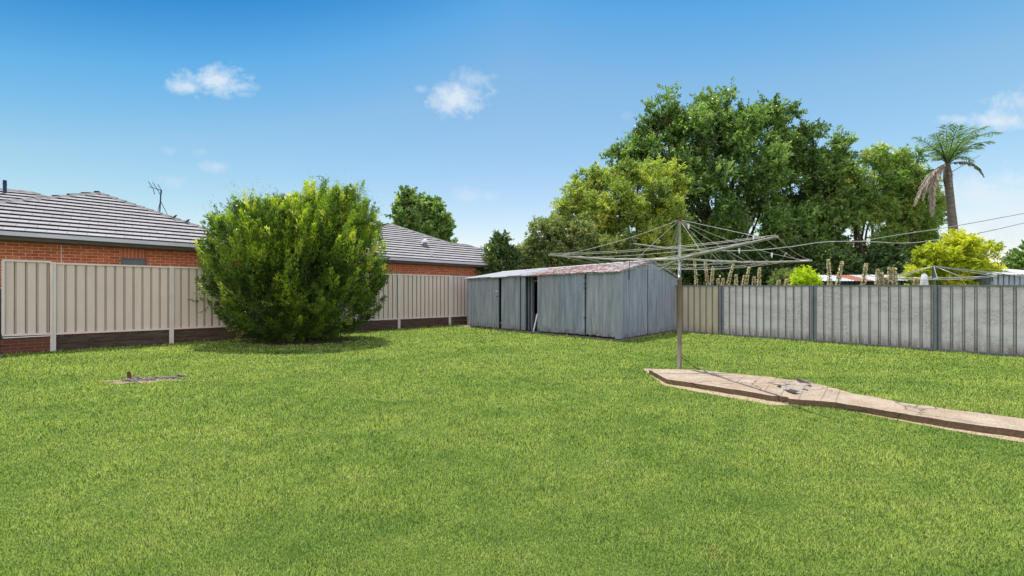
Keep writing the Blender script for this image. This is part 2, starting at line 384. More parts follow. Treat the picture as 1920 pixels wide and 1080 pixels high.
M['bark'] = simple('bark', (.05, .038, .028), (.12, .095, .07), 6, .9, 0, .03, 14, (1, 1, .25))
M['palm_bark'] = simple('palm_bark', (.13, .11, .095), (.27, .235, .20), 5, .9, 0, .05, 9, (.5, .5, 3))
M['bluepipe'] = simple('dark_blue_pipe', (.018, .035, .09), (.03, .055, .13), 3, .5)
M['shadesheet'] = simple('shaded_sheet', (.05, .06, .08), (.10, .12, .15), 4, .6, 0, .004)  # sheet inside the shed opening, interior shade put into its colour
M['trim'] = simple('galvanised_trim', (.30, .32, .36), (.42, .44, .49), 5, .5, .3, .004, stretch=(1, 1, .2))
M['roofsheet'] = simple('pale_roof_sheet', (.55, .56, .57), (.72, .73, .74), 1.3, .4, .2)
def rustroof():
    m = Mat('rusting_roof_sheet'); uv = m.coord('UV'); su = m.node('ShaderNodeSeparateXYZ'); m.l.new(uv, su.inputs[0])
    n = m.noise(m.mapping(uv, (4.5, 1.1, 1)), 2.6, 9, .8); n2 = m.noise(uv, 14, 5, .7)
    zone = m.ramp(m.math('DIVIDE', su.outputs[0], 8.0), [(0.0, .455), (.40, .47), (.56, .42), (.64, .0), (1.0, 0.0)])
    f = m.math('ADD', m.math('SUBTRACT', n, .5), zone); f = m.ramp(f, [(.42, 0.0), (.48, 1.0)])
    rc = m.ramp(n2, [(.3, (.13, .05, .03)), (.55, (.30, .125, .085)), (.8, (.50, .33, .28))])
    m.col(m.mix(f, m.ramp(n2, [(.3, (.36, .37, .38)), (.7, (.56, .57, .58))]), rc)); m.pr(rough=.55, metal=.1); m.bump(n2, .004)
    return m.m
M['rustroof'] = rustroof()
M['redrust'] = simple('rusted_roof_sheet', (.26, .09, .055), (.44, .20, .15), 6, .8)
M['grass'] = grass_mat('lawn_grass', True); M['lawn'] = grass_mat('lawn_ground', False)

# ------------------------------------------------------------------ setting: ground
m = MB(); m.face([(-900, -300, 0), (900, -300, 0), (900, 1500, 0), (-900, 1500, 0)], [(0, 0), (1, 0), (1, 1), (0, 1)])
tag(m.build('ground', M['lawn']), kind='structure')

# plan of the yard
P0 = Vector((-12.02, 11.6)); D = Vector((.751, .660)).normalized(); Nn = Vector((-D.y, D.x))
BAY = 2.46
RF0 = Vector((7.47, 15.75)); RD = Vector((11.28 - 7.47, 11.73 - 15.75)); RB = RD.length / 2; RD.normalize(); RN = Vector((-RD.y, RD.x))  # RN: away from the yard
def on_line(x, A, d):
    r = ((x - CX) / F, 1.0); det = r[0] * (-d.y) + d.x * r[1]
    s = (A.x * (-d.y) + d.x * A.y) / det
    q = Vector((r[0] * s, s)); return s, (q - A).dot(d)

# path polygons (pad and narrow path)
ZT = .085
near = [(1250, 711), (1300, 718), (1350, 726), (1399, 733.5), (1447, 742), (1477, 744.5), (1480, 747.5), (1520, 750.5), (1568, 754.5), (1604, 760.5), (1660, 770), (1707, 778), (1776, 789), (1844, 798.5), (1920, 808), (2150, 836)]
far = [(2150, 806), (1920, 785), (1860, 777), (1800, 770), (1700, 756), (1640, 744), (1600, 738), (1560, 727), (1528, 720), (1490, 713), (1440, 706), (1380, 701), (1310, 694), (1217, 693)]
rng = random.Random(3)
outer = []
for k, seq in enumerate((near, far)):
    for i, (x, y) in enumerate(seq):
        p = G(x, y, ZT); outer.append(Vector((p.x, p.y)))
        if i < len(seq) - 1:
            q = G(*seq[i + 1], ZT); ns = max(2, int((q - p).length / .12))
            for j in range(1, ns):
                t = p.lerp(q, j / ns); jj = .022 if k == 0 else .03
                outer.append(Vector((t.x + rng.uniform(-jj, jj), t.y + rng.uniform(-jj, jj))))
hole = []
for x, y in [(1456, 724), (1470, 721), (1488, 722), (1504, 724), (1516, 722), (1524, 724), (1514, 729), (1520, 735), (1506, 738), (1490, 740), (1478, 736), (1470, 731)]:
    p = G(x, y, ZT); hole.append(Vector((p.x + rng.uniform(-.02, .02), p.y + rng.uniform(-.02, .02))))
allp = outer + hole
m = MB()
for t in tessellate_polygon([[Vector((p.x, p.y, 0)) for p in outer], [Vector((p.x, p.y, 0)) for p in hole]]):
    q = [allp[i] for i in t]
    if (q[1] - q[0]).cross(q[2] - q[0]) < 0: q = q[::-1]
    m.face([(p.x, p.y, ZT) for p in q])
for ring in (outer, hole):
    for i in range(len(ring)):
        a, b = ring[i], ring[(i + 1) % len(ring)]; cc = (sum(ring, Vector((0, 0))) / len(ring))
        def low(p, k):
            r_ = random.Random(int(p.x * 997 + p.y * 7919)); s = .02 * r_.random()
            return p
        m.face([(a.x, a.y, -.02), (b.x, b.y, -.02), (b.x, b.y, ZT), (a.x, a.y, ZT)])
tag(m.build('path', M['concrete']), kind='structure')
m = MB(); m.prism(hole, -.01, .022); tag(m.build('path_subbase', M['darksoil']), kind='structure')
# dirt verge round the slab
verge_near = [(1205, 691), (1226, 708), (1246, 723), (1300, 733), (1370, 746), (1449, 760), (1500, 760), (1572, 765), (1640, 780), (1760, 803), (1920, 830), (2150, 862)]
verge_far = [(2150, 808), (1920, 788), (1800, 771), (1700, 758), (1600, 739), (1528, 721), (1440, 707), (1310, 693.5)]
vp = [G(x, y, .004) for x, y in verge_near + verge_far]
m = MB(); m.prism([(p.x, p.y) for p in vp], -.05, .005); tag(m.build('soil', M['soil']), kind='structure')
# bare earth by the stump and beneath the bush
def blobpoly(c, rx, ry, n=26, seed=1, ang=0, jit=.22):
    r = random.Random(seed); o = []
    for i in range(n):
        a = 2 * math.pi * i / n; k = 1 + r.uniform(-jit, jit); x, y = rx * k * math.cos(a), ry * k * math.sin(a)
        o.append((c[0] + x * math.cos(ang) - y * math.sin(ang), c[1] + x * math.sin(ang) + y * math.cos(ang)))
    return o
st_c = G(272, 714); stump_poly = blobpoly(st_c, .60, .22, seed=4, ang=.12, jit=.42, n=34)
m = MB(); m.prism(stump_poly, -.05, .006); tag(m.build('soil', M['rootsoil']), kind='structure')
bu_c = Vector((-6.7, 13.9, 0)); bush_poly = blobpoly(bu_c, 1.9, .95, seed=9, ang=.1)
m = MB(); m.prism(bush_poly, -.05, .008); tag(m.build('soil', M['darksoil']), kind='structure')
kp = [G(-40, 662), G(2, 664), G(7, 668), G(-2, 674), G(-40, 690)]
m = MB(); m.prism([(p.x, p.y) for p in kp], -.05, .03); tag(m.build('pavement', M['slab']), kind='structure')

# shed footprint
SA = Vector((3.42, 14.0)); SB = Vector((-1.94, 19.1)); SD = (SB - SA); SL = SD.length; SD.normalize(); SN = Vector((.729, .684))  # SN toward the back
SN = Vector((SD.y, -SD.x)).normalized()
if SN.y < 0: SN = -SN
SW = 4.38
def S(u, v, z=0): q = SA + SD * u + SN * v; return Vector((q.x, q.y, z))
slab_poly = [S(-.06, -.16), S(SL + .25, -.22), S(SL + .25, SW + .1), S(-.1, SW + .1)]
m = MB(); m.prism([(p.x, p.y) for p in slab_poly], -.05, .035); tag(m.build('shed_slab', M['slab']), kind='structure')

# ------------------------------------------------------------------ grass blades (one object, nobody could count them)
def inpoly(X, Y, poly):
    r = np.zeros(len(X), bool); n = len(poly)
    for i in range(n):
        x1, y1 = poly[i][0], poly[i][1]; x2, y2 = poly[(i + 1) % n][0], poly[(i + 1) % n][1]
        if y1 == y2: continue
        c = ((y1 > Y) != (y2 > Y)) & (X < (x2 - x1) * (Y - y1) / (y2 - y1) + x1); r ^= c
    return r
g = np.random.default_rng(5)
NB = 1350000
lo, hi = math.log(1.9), math.log(24)
Yb = np.exp(g.uniform(lo, hi, NB)); Xb = g.uniform(-1.32, 1.32, NB) * Yb
side = (Xb - P0.x) * Nn.x + (Yb - P0.y) * Nn.y; side2 = (Xb - RF0.x) * RN.x + (Yb - RF0.y) * RN.y
keep = (side < -.06) & (side2 < -.07)
verge_in = inpoly(Xb, Yb, [(p.x, p.y) for p in vp]); keep &= ~(verge_in & (g.random(NB) > .16))
keep &= ~inpoly(Xb, Yb, outer)
keep &= ~inpoly(Xb, Yb, [(p.x, p.y) for p in slab_poly])
keep &= ~(inpoly(Xb, Yb, stump_poly) & (g.random(NB) > .2)); keep &= ~(inpoly(Xb, Yb, bush_poly) & (g.random(NB) > .05))
keep &= ~inpoly(Xb, Yb, [(p.x, p.y) for p in kp])
Xb, Yb = Xb[keep], Yb[keep]; n = len(Xb)
sc = Yb / 3.0
wd = .0037 * sc ** .95 * g.uniform(.7, 1.35, n); ln = .031 * sc ** .5 * g.uniform(.55, 1.3, n)
# clumpy height variation
hv = np.array([0.0]); hv = .85 + .3 * np.sin(Xb * 3.1 + np.sin(Yb * 2.3) * 1.7) * np.sin(Yb * 3.7 + np.sin(Xb * 1.9) * 2.1)
ln *= hv
s1_, s2_ = side[keep], side2[keep]; dsh = (Xb - SA.x) * SN.x + (Yb - SA.y) * SN.y; ush = (Xb - SA.x) * SD.x + (Yb - SA.y) * SD.y
edge = ((s1_ > -.2) | (s2_ > -.22) | ((dsh > -.36) & (ush > -.3) & (ush < SL + .4))) & (g.random(n) < .45)
ln = np.where(edge, ln * g.uniform(1.3, 2.3, n), ln); tuft = (np.sin(Xb * 1.7 + 2 * np.sin(Yb * .9)) * np.sin(Yb * 1.9 + 2 * np.sin(Xb * 1.1)) > .86) & (g.random(n) < .25); ln = np.where(tuft, ln * 1.6, ln)
th = g.uniform(0, 2 * math.pi, n); tilt = np.radians(g.uniform(12, 78, n))
dx, dy, dz = np.cos(th) * np.sin(tilt), np.sin(th) * np.sin(tilt), np.cos(tilt)
ph = th + np.pi / 2 + g.uniform(-.7, .7, n); wx, wy = np.cos(ph) * wd / 2, np.sin(ph) * wd / 2
Vg = np.zeros((n, 3, 3)); base = np.stack([Xb, Yb, np.full(n, -.003)], 1)
Vg[:, 0] = base + np.stack([wx, wy, 0 * wx], 1); Vg[:, 1] = base - np.stack([wx, wy, 0 * wx], 1)
Vg[:, 2] = base + np.stack([dx * ln, dy * ln, dz * ln], 1)
go = mesh_np('grass', Vg.reshape(-1, 3), 3, M['grass'], None, g.random(n)); tag(go, 'short mown green grass covering the back yard', 'grass', kind='stuff')

# ------------------------------------------------------------------ sheet-metal helpers
def corr(m, A, B, zb, zt, period=.2, flat=.152, depth=.055, nrm=None, uv0=0.0, rnd=0.0, slr=.14):
    """ribbed sheet between plan points A,B: flat pans to the front, ribs set back along nrm. zb/zt functions of 0..1"""
    A, B = Vector(A[:2]), Vector(B[:2]); d = B - A; L = d.length; d.normalize(); nrm = Vector(nrm[:2])
    k = max(1, round(L / period)); p = L / k; fl = flat * p / period; sl = (p - fl) * slr
    pr = []
    for i in range(k):
        s = i * p; pr += [(s, 0), (s + fl, 0), (s + fl + sl, depth), (s + p - sl, depth)]
    pr.append((L, 0)); rr = random.Random(int(A.x * 100))
    pts = [(s, A + d * s + nrm * (o + rr.uniform(-rnd, rnd))) for s, o in pr]
    for j_, ((s0, a), (s1, b)) in enumerate(zip(pts, pts[1:])):
        f0, f1 = s0 / L, s1 / L
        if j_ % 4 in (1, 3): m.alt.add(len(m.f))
        m.face([V3(a, zb(f0)), V3(b, zb(f1)), V3(b, zt(f1)), V3(a, zt(f0))],
               [(uv0 + s0, 0), (uv0 + s1, 0), (uv0 + s1, zt(f1) - zb(f1)), (uv0 + s0, zt(f0) - zb(f0))])

# ------------------------------------------------------------------ left fence
def lz(t, a, b): return a + (b - a) * t / 5.0
LT = lambda t: lz(t, 2.33, 2.225)      # top
LBt = lambda t: lz(t, .455, .40)        # panel bottom
LP = lambda t: P0 + D * (BAY * t)
fl = empty('steel_fence', V3(P0, 0), 'long beige ribbed steel fence raised on dark timber sleepers along the left side', 'fence')
posts = [0, 1, 2, 3, 4, 5, 6, 6.88]
for i, t in enumerate(posts):
    p = LP(t); m = MB(); top = LT(t) + .012
    for s in (-1, 1):
        q = p + D * (s * .027) - Nn * .012
        m.box(V3(q, top / 2), (.05, .062, top), V3(D, 0))
    m.box(V3(p + Nn * .02, top / 2), (.108, .01, top - .01), V3(D, 0))
    m.build('post', M['beige_frame'], fl)
for i in range(len(posts) - 1):
    t0, t1 = posts[i], posts[i + 1]; a, b = LP(t0), LP(t1); a2, b2 = a + D * .055, b - D * .055
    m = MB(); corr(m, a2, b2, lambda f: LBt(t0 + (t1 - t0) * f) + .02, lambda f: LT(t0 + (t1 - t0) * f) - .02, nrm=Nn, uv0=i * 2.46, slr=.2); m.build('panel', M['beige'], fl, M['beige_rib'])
    m = MB(); off = -Nn * .008
    m.bar(V3(a2 + off, LT(t0) - .02), V3(b2 + off, LT(t1) - .02), .058, .045); m.build('top_rail', M['beige_frame'], fl)
    m = MB(); m.bar(V3(a2 + off, LBt(t0) + .01), V3(b2 + off, LBt(t1) + .01), .058, .05); m.build('bottom_rail', M['beige_frame'], fl)
    rr = random.Random(i + 3)
    for k in range(2):
        m = MB(); h = .185 - .01 * i / 3; zc = (.085 if k == 0 else .30 - .004 * i); j = rr.uniform(-.012, .012)
        m.bar(V3(a2 + Nn * .03, zc + j), V3(b2 + Nn * .03, zc - j - (.004 * i)), .055, h); m.build('sleeper', M['timber'], fl)
# narrow end bay on brick
tn = -.36
fb = empty('steel_gate_panel', V3(LP(tn), 0), 'narrow beige steel infill panel standing over a low brick base at the left end', 'fence panel')
a, b = LP(tn) + D * .05, LP(0) - D * .075
m = MB(); corr(m, a, b, lambda f: .50, lambda f: 2.34, nrm=Nn, period=.195, flat=.145, slr=.2); m.build('panel', M['beige'], fb, M['beige_rib'])
m = MB(); m.bar(V3(a - D * .05 - Nn * .01, 2.355), V3(b + D * .03 - Nn * .01, 2.345), .06, .045); m.build('top_rail', M['beige_frame'], fb)
m = MB(); m.bar(V3(a - D * .05 - Nn * .01, .485), V3(b + D * .03 - Nn * .01, .475), .06, .05); m.build('bottom_rail', M['beige_frame'], fb)
for q in (a - D * .03, b + D * .045):
    m = MB(); m.box(V3(q - Nn * .014, 1.42), (.055, .066, 1.83), V3(D, 0)); m.build('post', M['beige_frame'], fb)
m = MB(); m.bar(V3(a - D * .03 - Nn * .09, .425), V3(b + D * .02 - Nn * .09, .425), .03, .02); m.build('sill', M['white'], fb)
lb = empty('brick_wall', V3(LP(-.2), 0), 'low dark red brick wall under the narrow end panel at the left edge', 'wall')
m = MB(); m.bar(V3(a - D * .6 + Nn * .05, .2), V3(b + D * .07 + Nn * .05, .2), .11, .40)
q0, q1 = a - D * .6 - Nn * .01, b + D * .02 - Nn * .01
m.face([V3(q0, 0), V3(q1, 0), V3(q1, .40), V3(q0, .40)], [(0, 0), (1.5, 0), (1.5, .4), (0, .4)]); m.build('brickwork', M['oldbrick'], lb)
# green cabinet edge + tall post at the frame's left edge
cq = G(-9, 661)
cb = empty('metal_cabinet', cq, 'grey green metal cabinet with white top edge at the far left', 'cabinet')
m = MB(); m.box((cq.x - .06, cq.y, .82), (.34, .3, 1.64)); m.build('body', simple('green_grey', (.10, .13, .12), (.15, .19, .18), 3, .5), cb)
m = MB(); m.box((cq.x - .06, cq.y, 1.665), (.37, .33, .045)); m.build('lid', M['white'], cb)
pq = LP(-.40)
m = MB(); m.loc = V3(pq, 0); m.box(V3(pq - Nn * .02, 1.19), (.09, .09, 2.38), V3(D, 0)); m.box(V3(pq - Nn * .02, 2.385), (.1, .1, .02), V3(D, 0))
tag(m.build('fence_post', M['beige_frame']), 'pale square steel post at the left edge beside the narrow panel', 'post')

# ------------------------------------------------------------------ right fence
RT = lambda t: 1.764 - .012 * t
RP = lambda t: RF0 + RD * (RB * t)
fr = empty('steel_fence', V3(RF0, 0), 'scuffed pale ribbed steel fence with dark grey posts along the right side', 'fence')
rposts = [-3.52, -2.6, -1.72, -.86, 0, 1, 2, 3, 4]
for t in rposts:
    p = RP(t); m = MB(); top = RT(t)
    for s in (-1, 1):
        m.box(V3(p + RD * (s * .044) - RN * .012, top / 2), (.06, .06, top), V3(RD, 0))
    m.box(V3(p + RN * .02, top / 2), (.15, .01, top - .01), V3(RD, 0))
    m.build('post', M['grey_frame'], fr)
for i in range(len(rposts) - 1):
    t0, t1 = rposts[i], rposts[i + 1]; a, b = RP(t0) + RD * .075, RP(t1) - RD * .075
    m = MB(); corr(m, a, b, lambda f: .04, lambda f: RT(t0 + (t1 - t0) * f) - .02, nrm=RN, period=.215, flat=.152, depth=.05, uv0=i * 2.9, rnd=.002, slr=.27)
    o = m.build('panel', M['yellowed'] if t1 <= 0 else M['cream'], fr, M['shade_rib'])
    if t1 == 0: o['label'] = 'yellowed panel next to the shed'
    m = MB(); m.bar(V3(a - RN * .01, RT(t0) - .015), V3(b - RN * .01, RT(t1) - .015), .062, .036); m.build('top_rail', M['grey_frame'], fr)
    m = MB(); m.bar(V3(a - RN * .01, .03), V3(b - RN * .01, .03), .062, .05); m.build('bottom_rail', M['grey_frame'], fr)

# ------------------------------------------------------------------ shed
EV = lambda u: 2.205 - .115 * u / SL            # front eave height
sh = empty('garden_shed', V3(SA, 0), 'old grey galvanised steel shed with low rusty gabled roof', 'shed')
def su(x):  # distance along the front of the pixel column x
    s, t = on_line(x, SA, SD); return t
def rag(seed, lo=.05, amp=.035):
    return lambda f: lo + amp * max(0, mnoise.noise(Vector((f * 9, seed, 0)))) + .01
KW = dict(period=.105, flat=.072, depth=.022, rnd=.004)
def fseg(name, x0, x1, off=0, mat='galv', zoff=0, label=None, seed=0, top=.0, **kw):
    k = dict(KW); k.update(kw); u0, u1 = sorted((su(x0), su(x1)))
    m = MB(); a, b = S(u0, off), S(u1, off)
    corr(m, a, b, rag(seed, .05 if seed < 5 else .075, .035 if seed < 5 else .11), lambda f: EV(u0 + (u1 - u0) * f) - .01 - top, nrm=SN, uv0=u0, **k)
    o = m.build(name, M[mat], sh, M['highlight_rib'])
    if label: o['label'] = label
    return o
def frame(m, x, off, wdt=.03, dep=.03, top=0): u = su(x); m.box(V3(S(u, off), (EV(u) + .05) / 2), (wdt, dep, EV(u) - .06 - top), V3(SD, 0))
d1 = fseg('sliding_door', 876.5, 936, 0, 'galv', seed=1)
m = MB(); frame(m, 936.5, -.012, .035, .02); m.build('door_frame', M['dark'], sh)
d2 = fseg('sliding_door', 939.5, 975, .02, 'galv', seed=2)
m = MB(); frame(m, 976, -.004, .03, .02); m.build('door_frame', M['dark'], sh)
fseg('wall', 977, 985, 0, 'galv2', seed=3)
fseg('inner_shade_sheet', 975, 992, .3, 'shadesheet', seed=4, depth=.05, period=.15, flat=.09)
fseg('wall', 1008, 1050, -.008, 'galv', seed=5, period=.15, flat=.12)
d3 = fseg('hinged_door', 1050.5, 1096.5, -.012, 'galv2', seed=6, period=.15, flat=.12)
d4 = fseg('hinged_door', 1099, 1154, -.006, 'galv', seed=7, period=.15, flat=.12)
m = MB(); frame(m, 1158.5, -.012, .16, .03); m.build('corner_trim', M['trim'], sh)
m = MB(); frame(m, 1097.7, .02, .05, .01); m.build('door_frame', M['dark'], sh)
for y in (521, 532, 540, 596):
    for sgn in (-1, 1):
        u = su(1098) + sgn * .035; m = MB(); q = S(u, -.03); z = EYE + (HY - y) / F * q.y
        m.box((q.x, q.y, z), (.05, .02, .035), V3(SD, 0)); m.build('hinge', M['rust'], d3)
u = su(932); q = S(u, -.03); zz = EYE + (HY - 546) / F * q.y
m = MB(); m.box((q.x, q.y, zz), (.09, .025, .05), V3(SD, 0)); m.tube([(q.x, q.y - .02, zz), (q.x + .02, q.y - .03, zz - .06), (q.x + .05, q.y - .02, zz - .02)], .009); m.build('latch', M['white'], d1)
u = su(933); q = S(u, -.025); m = MB(); m.box((q.x, q.y, EYE + (HY - 556) / F * q.y), (.06, .02, .04), V3(SD, 0)); m.build('rust_patch', M['rust'], d1)
m = MB(); 
for k, (du, hh, vv) in enumerate(((.25, .9, 1.3), (.5, 1.4, 1.6), (.8, .6, 1.1))): m.box(V3(S(su(1007) + du, vv), hh / 2), (.22, .3, hh), V3(SD, 0))
m.build('stored_boards', M['white'], sh)
# gable walls, back
GE = lambda v: (2.205 if v < SW / 2 else 2.09) + (2.62 - (2.205 if v < SW / 2 else 2.09)) * (1 - abs(v - SW / 2) / (SW / 2))
RIDGE = lambda u: 2.625 - .21 * u / SL
seams = [0, 1.85, SW]
for i in range(2):
    v0, v1 = seams[i] + .003, seams[i + 1] - .004; m = MB()
    for vv0, vv1 in (((v0, v1),) if i == 0 else ((v0, SW / 2), (SW / 2, v1))):
        corr(m, S(.0 - .006 * i, vv0), S(-.006 * i, vv1), rag(9 + i), lambda f: GE(vv0 + (vv1 - vv0) * f) - .012, nrm=SD, uv0=vv0 + 11, **KW)
    m.build('gable_wall', M['galv2'], sh, M['galv_rib'])
m = MB(); m.box(V3(S(-.008, .06), 1.12), (.17, .03, 2.12), V3(SN, 0)); m.build('corner_trim', M['trim'], sh)
m = MB(); m.box(V3(S(-.012, 1.853), 1.2), (.012, .006, 2.3), V3(SN, 0)); m.build('seam', M['dark'], sh)
m = MB(); corr(m, S(SL, 0), S(SL, SW / 2), rag(21), lambda f: 2.08 + (2.40 - 2.08) * f, nrm=-SD, **KW); corr(m, S(SL, SW / 2), S(SL, SW), rag(22), lambda f: 2.40 - (2.40 - 2.05) * f, nrm=-SD, **KW); m.build('gable_wall', M['galv'], sh)
m = MB(); corr(m, S(0, SW), S(SL, SW), rag(23), lambda f: 2.06 - .05 * f, nrm=-SN, **KW); m.build('wall', M['galv'], sh)
# roof: ribbed sheets lapped along the length
for sidei in (0, 1):
    m = MB(); k = 9; up = .0
    edges = [-.05 + (SL + .14) * i / k for i in range(k + 1)]
    for i in range(k):
        u0, u1 = edges[i], edges[i + 1] + .03; lift = .012 * (i % 2) + .004 * ((i * 7) % 3)
        ns = 6
        prof = []
        for j in range(ns):
            s = u0 + (u1 - u0) * j / ns; p_ = (u1 - u0) / ns; prof += [(s, .0), (s + p_ * .7, 0), (s + p_ * .8, .016), (s + p_ * .93, .016)]
        prof.append((u1, 0))
        for (s0, h0), (s1, h1) in zip(prof, prof[1:]):
            if sidei == 0: ev0, ev1, vo = EV(s0) + .0, EV(s1) + .0, -.10
            else: ev0, ev1, vo = 2.09 - .05 * s0 / SL, 2.09 - .05 * s1 / SL, SW + .08
            ev0 -= .012; ev1 -= .012
            m.face([V3(S(s0, vo), ev0 + h0 + lift), V3(S(s1, vo), ev1 + h1 + lift), V3(S(s1, SW / 2), RIDGE(s1) + h1 + lift), V3(S(s0, SW / 2), RIDGE(s0) + h0 + lift)],
                   [(s0, 0), (s1, 0), (s1, 2.3), (s0, 2.3)])
    rf = m.build('roof', M['rustroof'], sh)
m = MB()
for i in range(6):
    u0, u1 = -.06 + i * (SL + .12) / 6, -.06 + (i + 1) * (SL + .12) / 6 - .01
    for s in (-1, 1):
        m.face([V3(S(u0, SW / 2), RIDGE(u0) + .045), V3(S(u1, SW / 2), RIDGE(u1) + .04), V3(S(u1, SW / 2 + s * .14), RIDGE(u1) + .0), V3(S(u0, SW / 2 + s * .14), RIDGE(u0) + .005)])
m.build('ridge_cap', M['rustroof'], sh)
for v0, v1 in ((-.1, SW / 2), (SW / 2, SW + .08)):
    m = MB(); z0 = GE(0) - .0 if v0 < 0 else 2.64; z1 = 2.64 if v0 < 0 else 2.08
    m.bar(V3(S(-.055, v0), z0 - .03), V3(S(-.055, v1), z1 - .03), .02, .075); m.build('barge_flashing', M['galv2'], sh)
m = MB(); m.bar(V3(S(-.05, -.105), EV(0) - .03), V3(S(SL + .09, -.105), EV(SL) - .03), .015, .03); m.build('eave_flashing', M['galv'], sh)
# pipe mast on the gable that carries the cable
mt = S(-.05, .52); mz0 = EYE + (HY - 524) / F * mt.y; mz1 = EYE + (HY - 457) / F * mt.y
m = MB(); m.tube([(mt.x - .03, mt.y, mz0), (mt.x + .0, mt.y, (mz0 + mz1) / 2), (mt.x + .06, mt.y, mz1)], .013, 6); m.tube([(mt.x + .03, mt.y, mz1 - .05), (mt.x + .10, mt.y, mz1 + .01)], .03, 6)
m.build('cable_mast', M['dark'], sh)
# leaning white strip in the opening
q0 = S(su(1002), -.06); q1 = S(su(1007.5), -.01)
m = MB(); m.loc = Vector((q0.x, q0.y, .05)); m.bar((q0.x, q0.y, .06), (q1.x, q1.y, .72), .045, .012)
tag(m.build('trim_strip', M['white']), 'white metal strip leaning in the open gap of the shed front', 'strip')

# ------------------------------------------------------------------ rotary clothes hoist
hb = G(1274, 697); HX, HYY = hb.x, hb.y
rh = empty('rotary_clothesline', hb, 'tall old rotary clothes hoist on the concrete pad', 'clothesline')
def HP(x, y, Y): return P(x, y, Y)
zb_ = P(1275, 523, HYY).z; ztop = P(1275, 412, HYY).z; zh = P(1275, 485, HYY).z
m = MB(); m.tube([(HX, HYY, ZT - .02), (HX, HYY, zb_)], .043, 12); m.tube([(HX, HYY, zb_ - .01), (HX, HYY, zb_ + .03)], .052, 12); m.build('lower_post', M['oldpost'], rh)
m = MB(); m.tube([(HX, HYY, zb_ + .02), (HX, HYY, ztop)], .031, 12)
for i in range(6): m.tube([(HX, HYY - .03, zb_ + .08 + i * .05), (HX, HYY - .036, zb_ + .08 + i * .05)], .008, 6)
m.build('mast', M['pipe'], rh)
m = MB(); m.tube([(HX, HYY, ztop - .03), (HX, HYY, ztop + .02)], .055, 10); m.tube([(HX, HYY, ztop), (HX, HYY, ztop + .05)], .02, 8); m.build('top_cap', M['rust'], rh)
m = MB(); m.tube([(HX, HYY, zh - .06), (HX, HYY, zh + .05)], .055, 10)
for s in (0, 1, 2, 3):
    a = math.pi / 2 * s; m.box((HX + math.cos(a) * .07, HYY + math.sin(a) * .07, zh), (.09, .05, .05), (math.cos(a), math.sin(a), 0))
m.build('hub', M['pipe'], rh)
hub = Vector((HX, HYY, zh))
ends = [P(1028, 478, 8.85), P(1458, 444, 6.2), P(1522, 489, 8.75), P(1238, 507, 11.3)]   # left, front, right, back
def arm_pt(i, t):
    p = hub.lerp(ends[i], t); p = p.copy(); p.z -= .05 * math.sin(math.pi * t) * (0 if i in (1, 3) else 1); return p
for i in range(4):
    m = MB(); m.tube([arm_pt(i, t) for t in (0.02, .25, .5, .75, 1)], [.024, .022, .021, .020, .020], 10)
    for t in (.3, .42, .54, .66, .78, .9, .985):
        q = arm_pt(i, t); m.tube([q + Vector((0, 0, .0)), q + Vector((0, 0, .045))], .007, 5)
    m.build('arm', M['arm'], rh)
top = Vector((HX, HYY, ztop))
def wirept(a, b, sag, n=8): return [a.lerp(b, k / n) - Vector((0, 0, sag * 4 * (k / n) * (1 - k / n))) for k in range(n + 1)]
WR = .0052
for i, ts, sg in ((0, (.33, .93), (.0, .07)), (1, (.3, .93), (.0, .0)), (2, (.30, .52, .97), (.0, .03, .10)), (3, (.42, .9), (0, 0))):
    for t, s_ in zip(ts, sg):
        m = MB(); m.tube(wirept(top, arm_pt(i, t), s_), WR, 5, False); m.build('stay_wire', M['wire'], rh)
rr = random.Random(11)
for t in (.3, .42, .54, .66, .78, .9, .985):
    m = MB()
    for i in range(4):
        m.tube(wirept(arm_pt(i, t) + Vector((0, 0, .03)), arm_pt((i + 1) % 4, t) + Vector((0, 0, .03)), rr.uniform(.03, .16), 10), WR * .8, 5, False)
    m.build('clothes_line', M['wire'], rh)
m = MB(); m.tube([top + Vector((.0, 0, -.05)), P(1262, 470, 9.0), P(1243, 499, 11.0)], .005, 5); m.tube([top + Vector((0, 0, -.05)), P(1268, 450, 9.0), P(1262, 488, 9.2)], .005, 5); m.build('cord', M['wire'], rh)
for (x, y, Y, lb_) in ((1291, 424, 8.3, 'pale clothes peg on the stay wire close to the mast top'), (1447, 478, 8.6, 'grey clothes peg hanging from the outer line on the right'), (1386, 470, 8.4, 'small clothes peg clipped halfway along the right wires')):
    c = P(x, y, Y); m = MB(); m.loc = c.copy()
    m.bar(c + Vector((-.012, 0, .045)), c + Vector((-.003, 0, -.05)), .012, .012); m.bar(c + Vector((.012, 0, .045)), c + Vector((.004, 0, -.05)), .012, .012); m.tube([c + Vector((-.02, 0, 0)), c + Vector((.02, 0, 0))], .006, 6)
    tag(m.build('clothes_peg', M['white']), lb_, 'peg', 'pegs left on the clothes hoist')

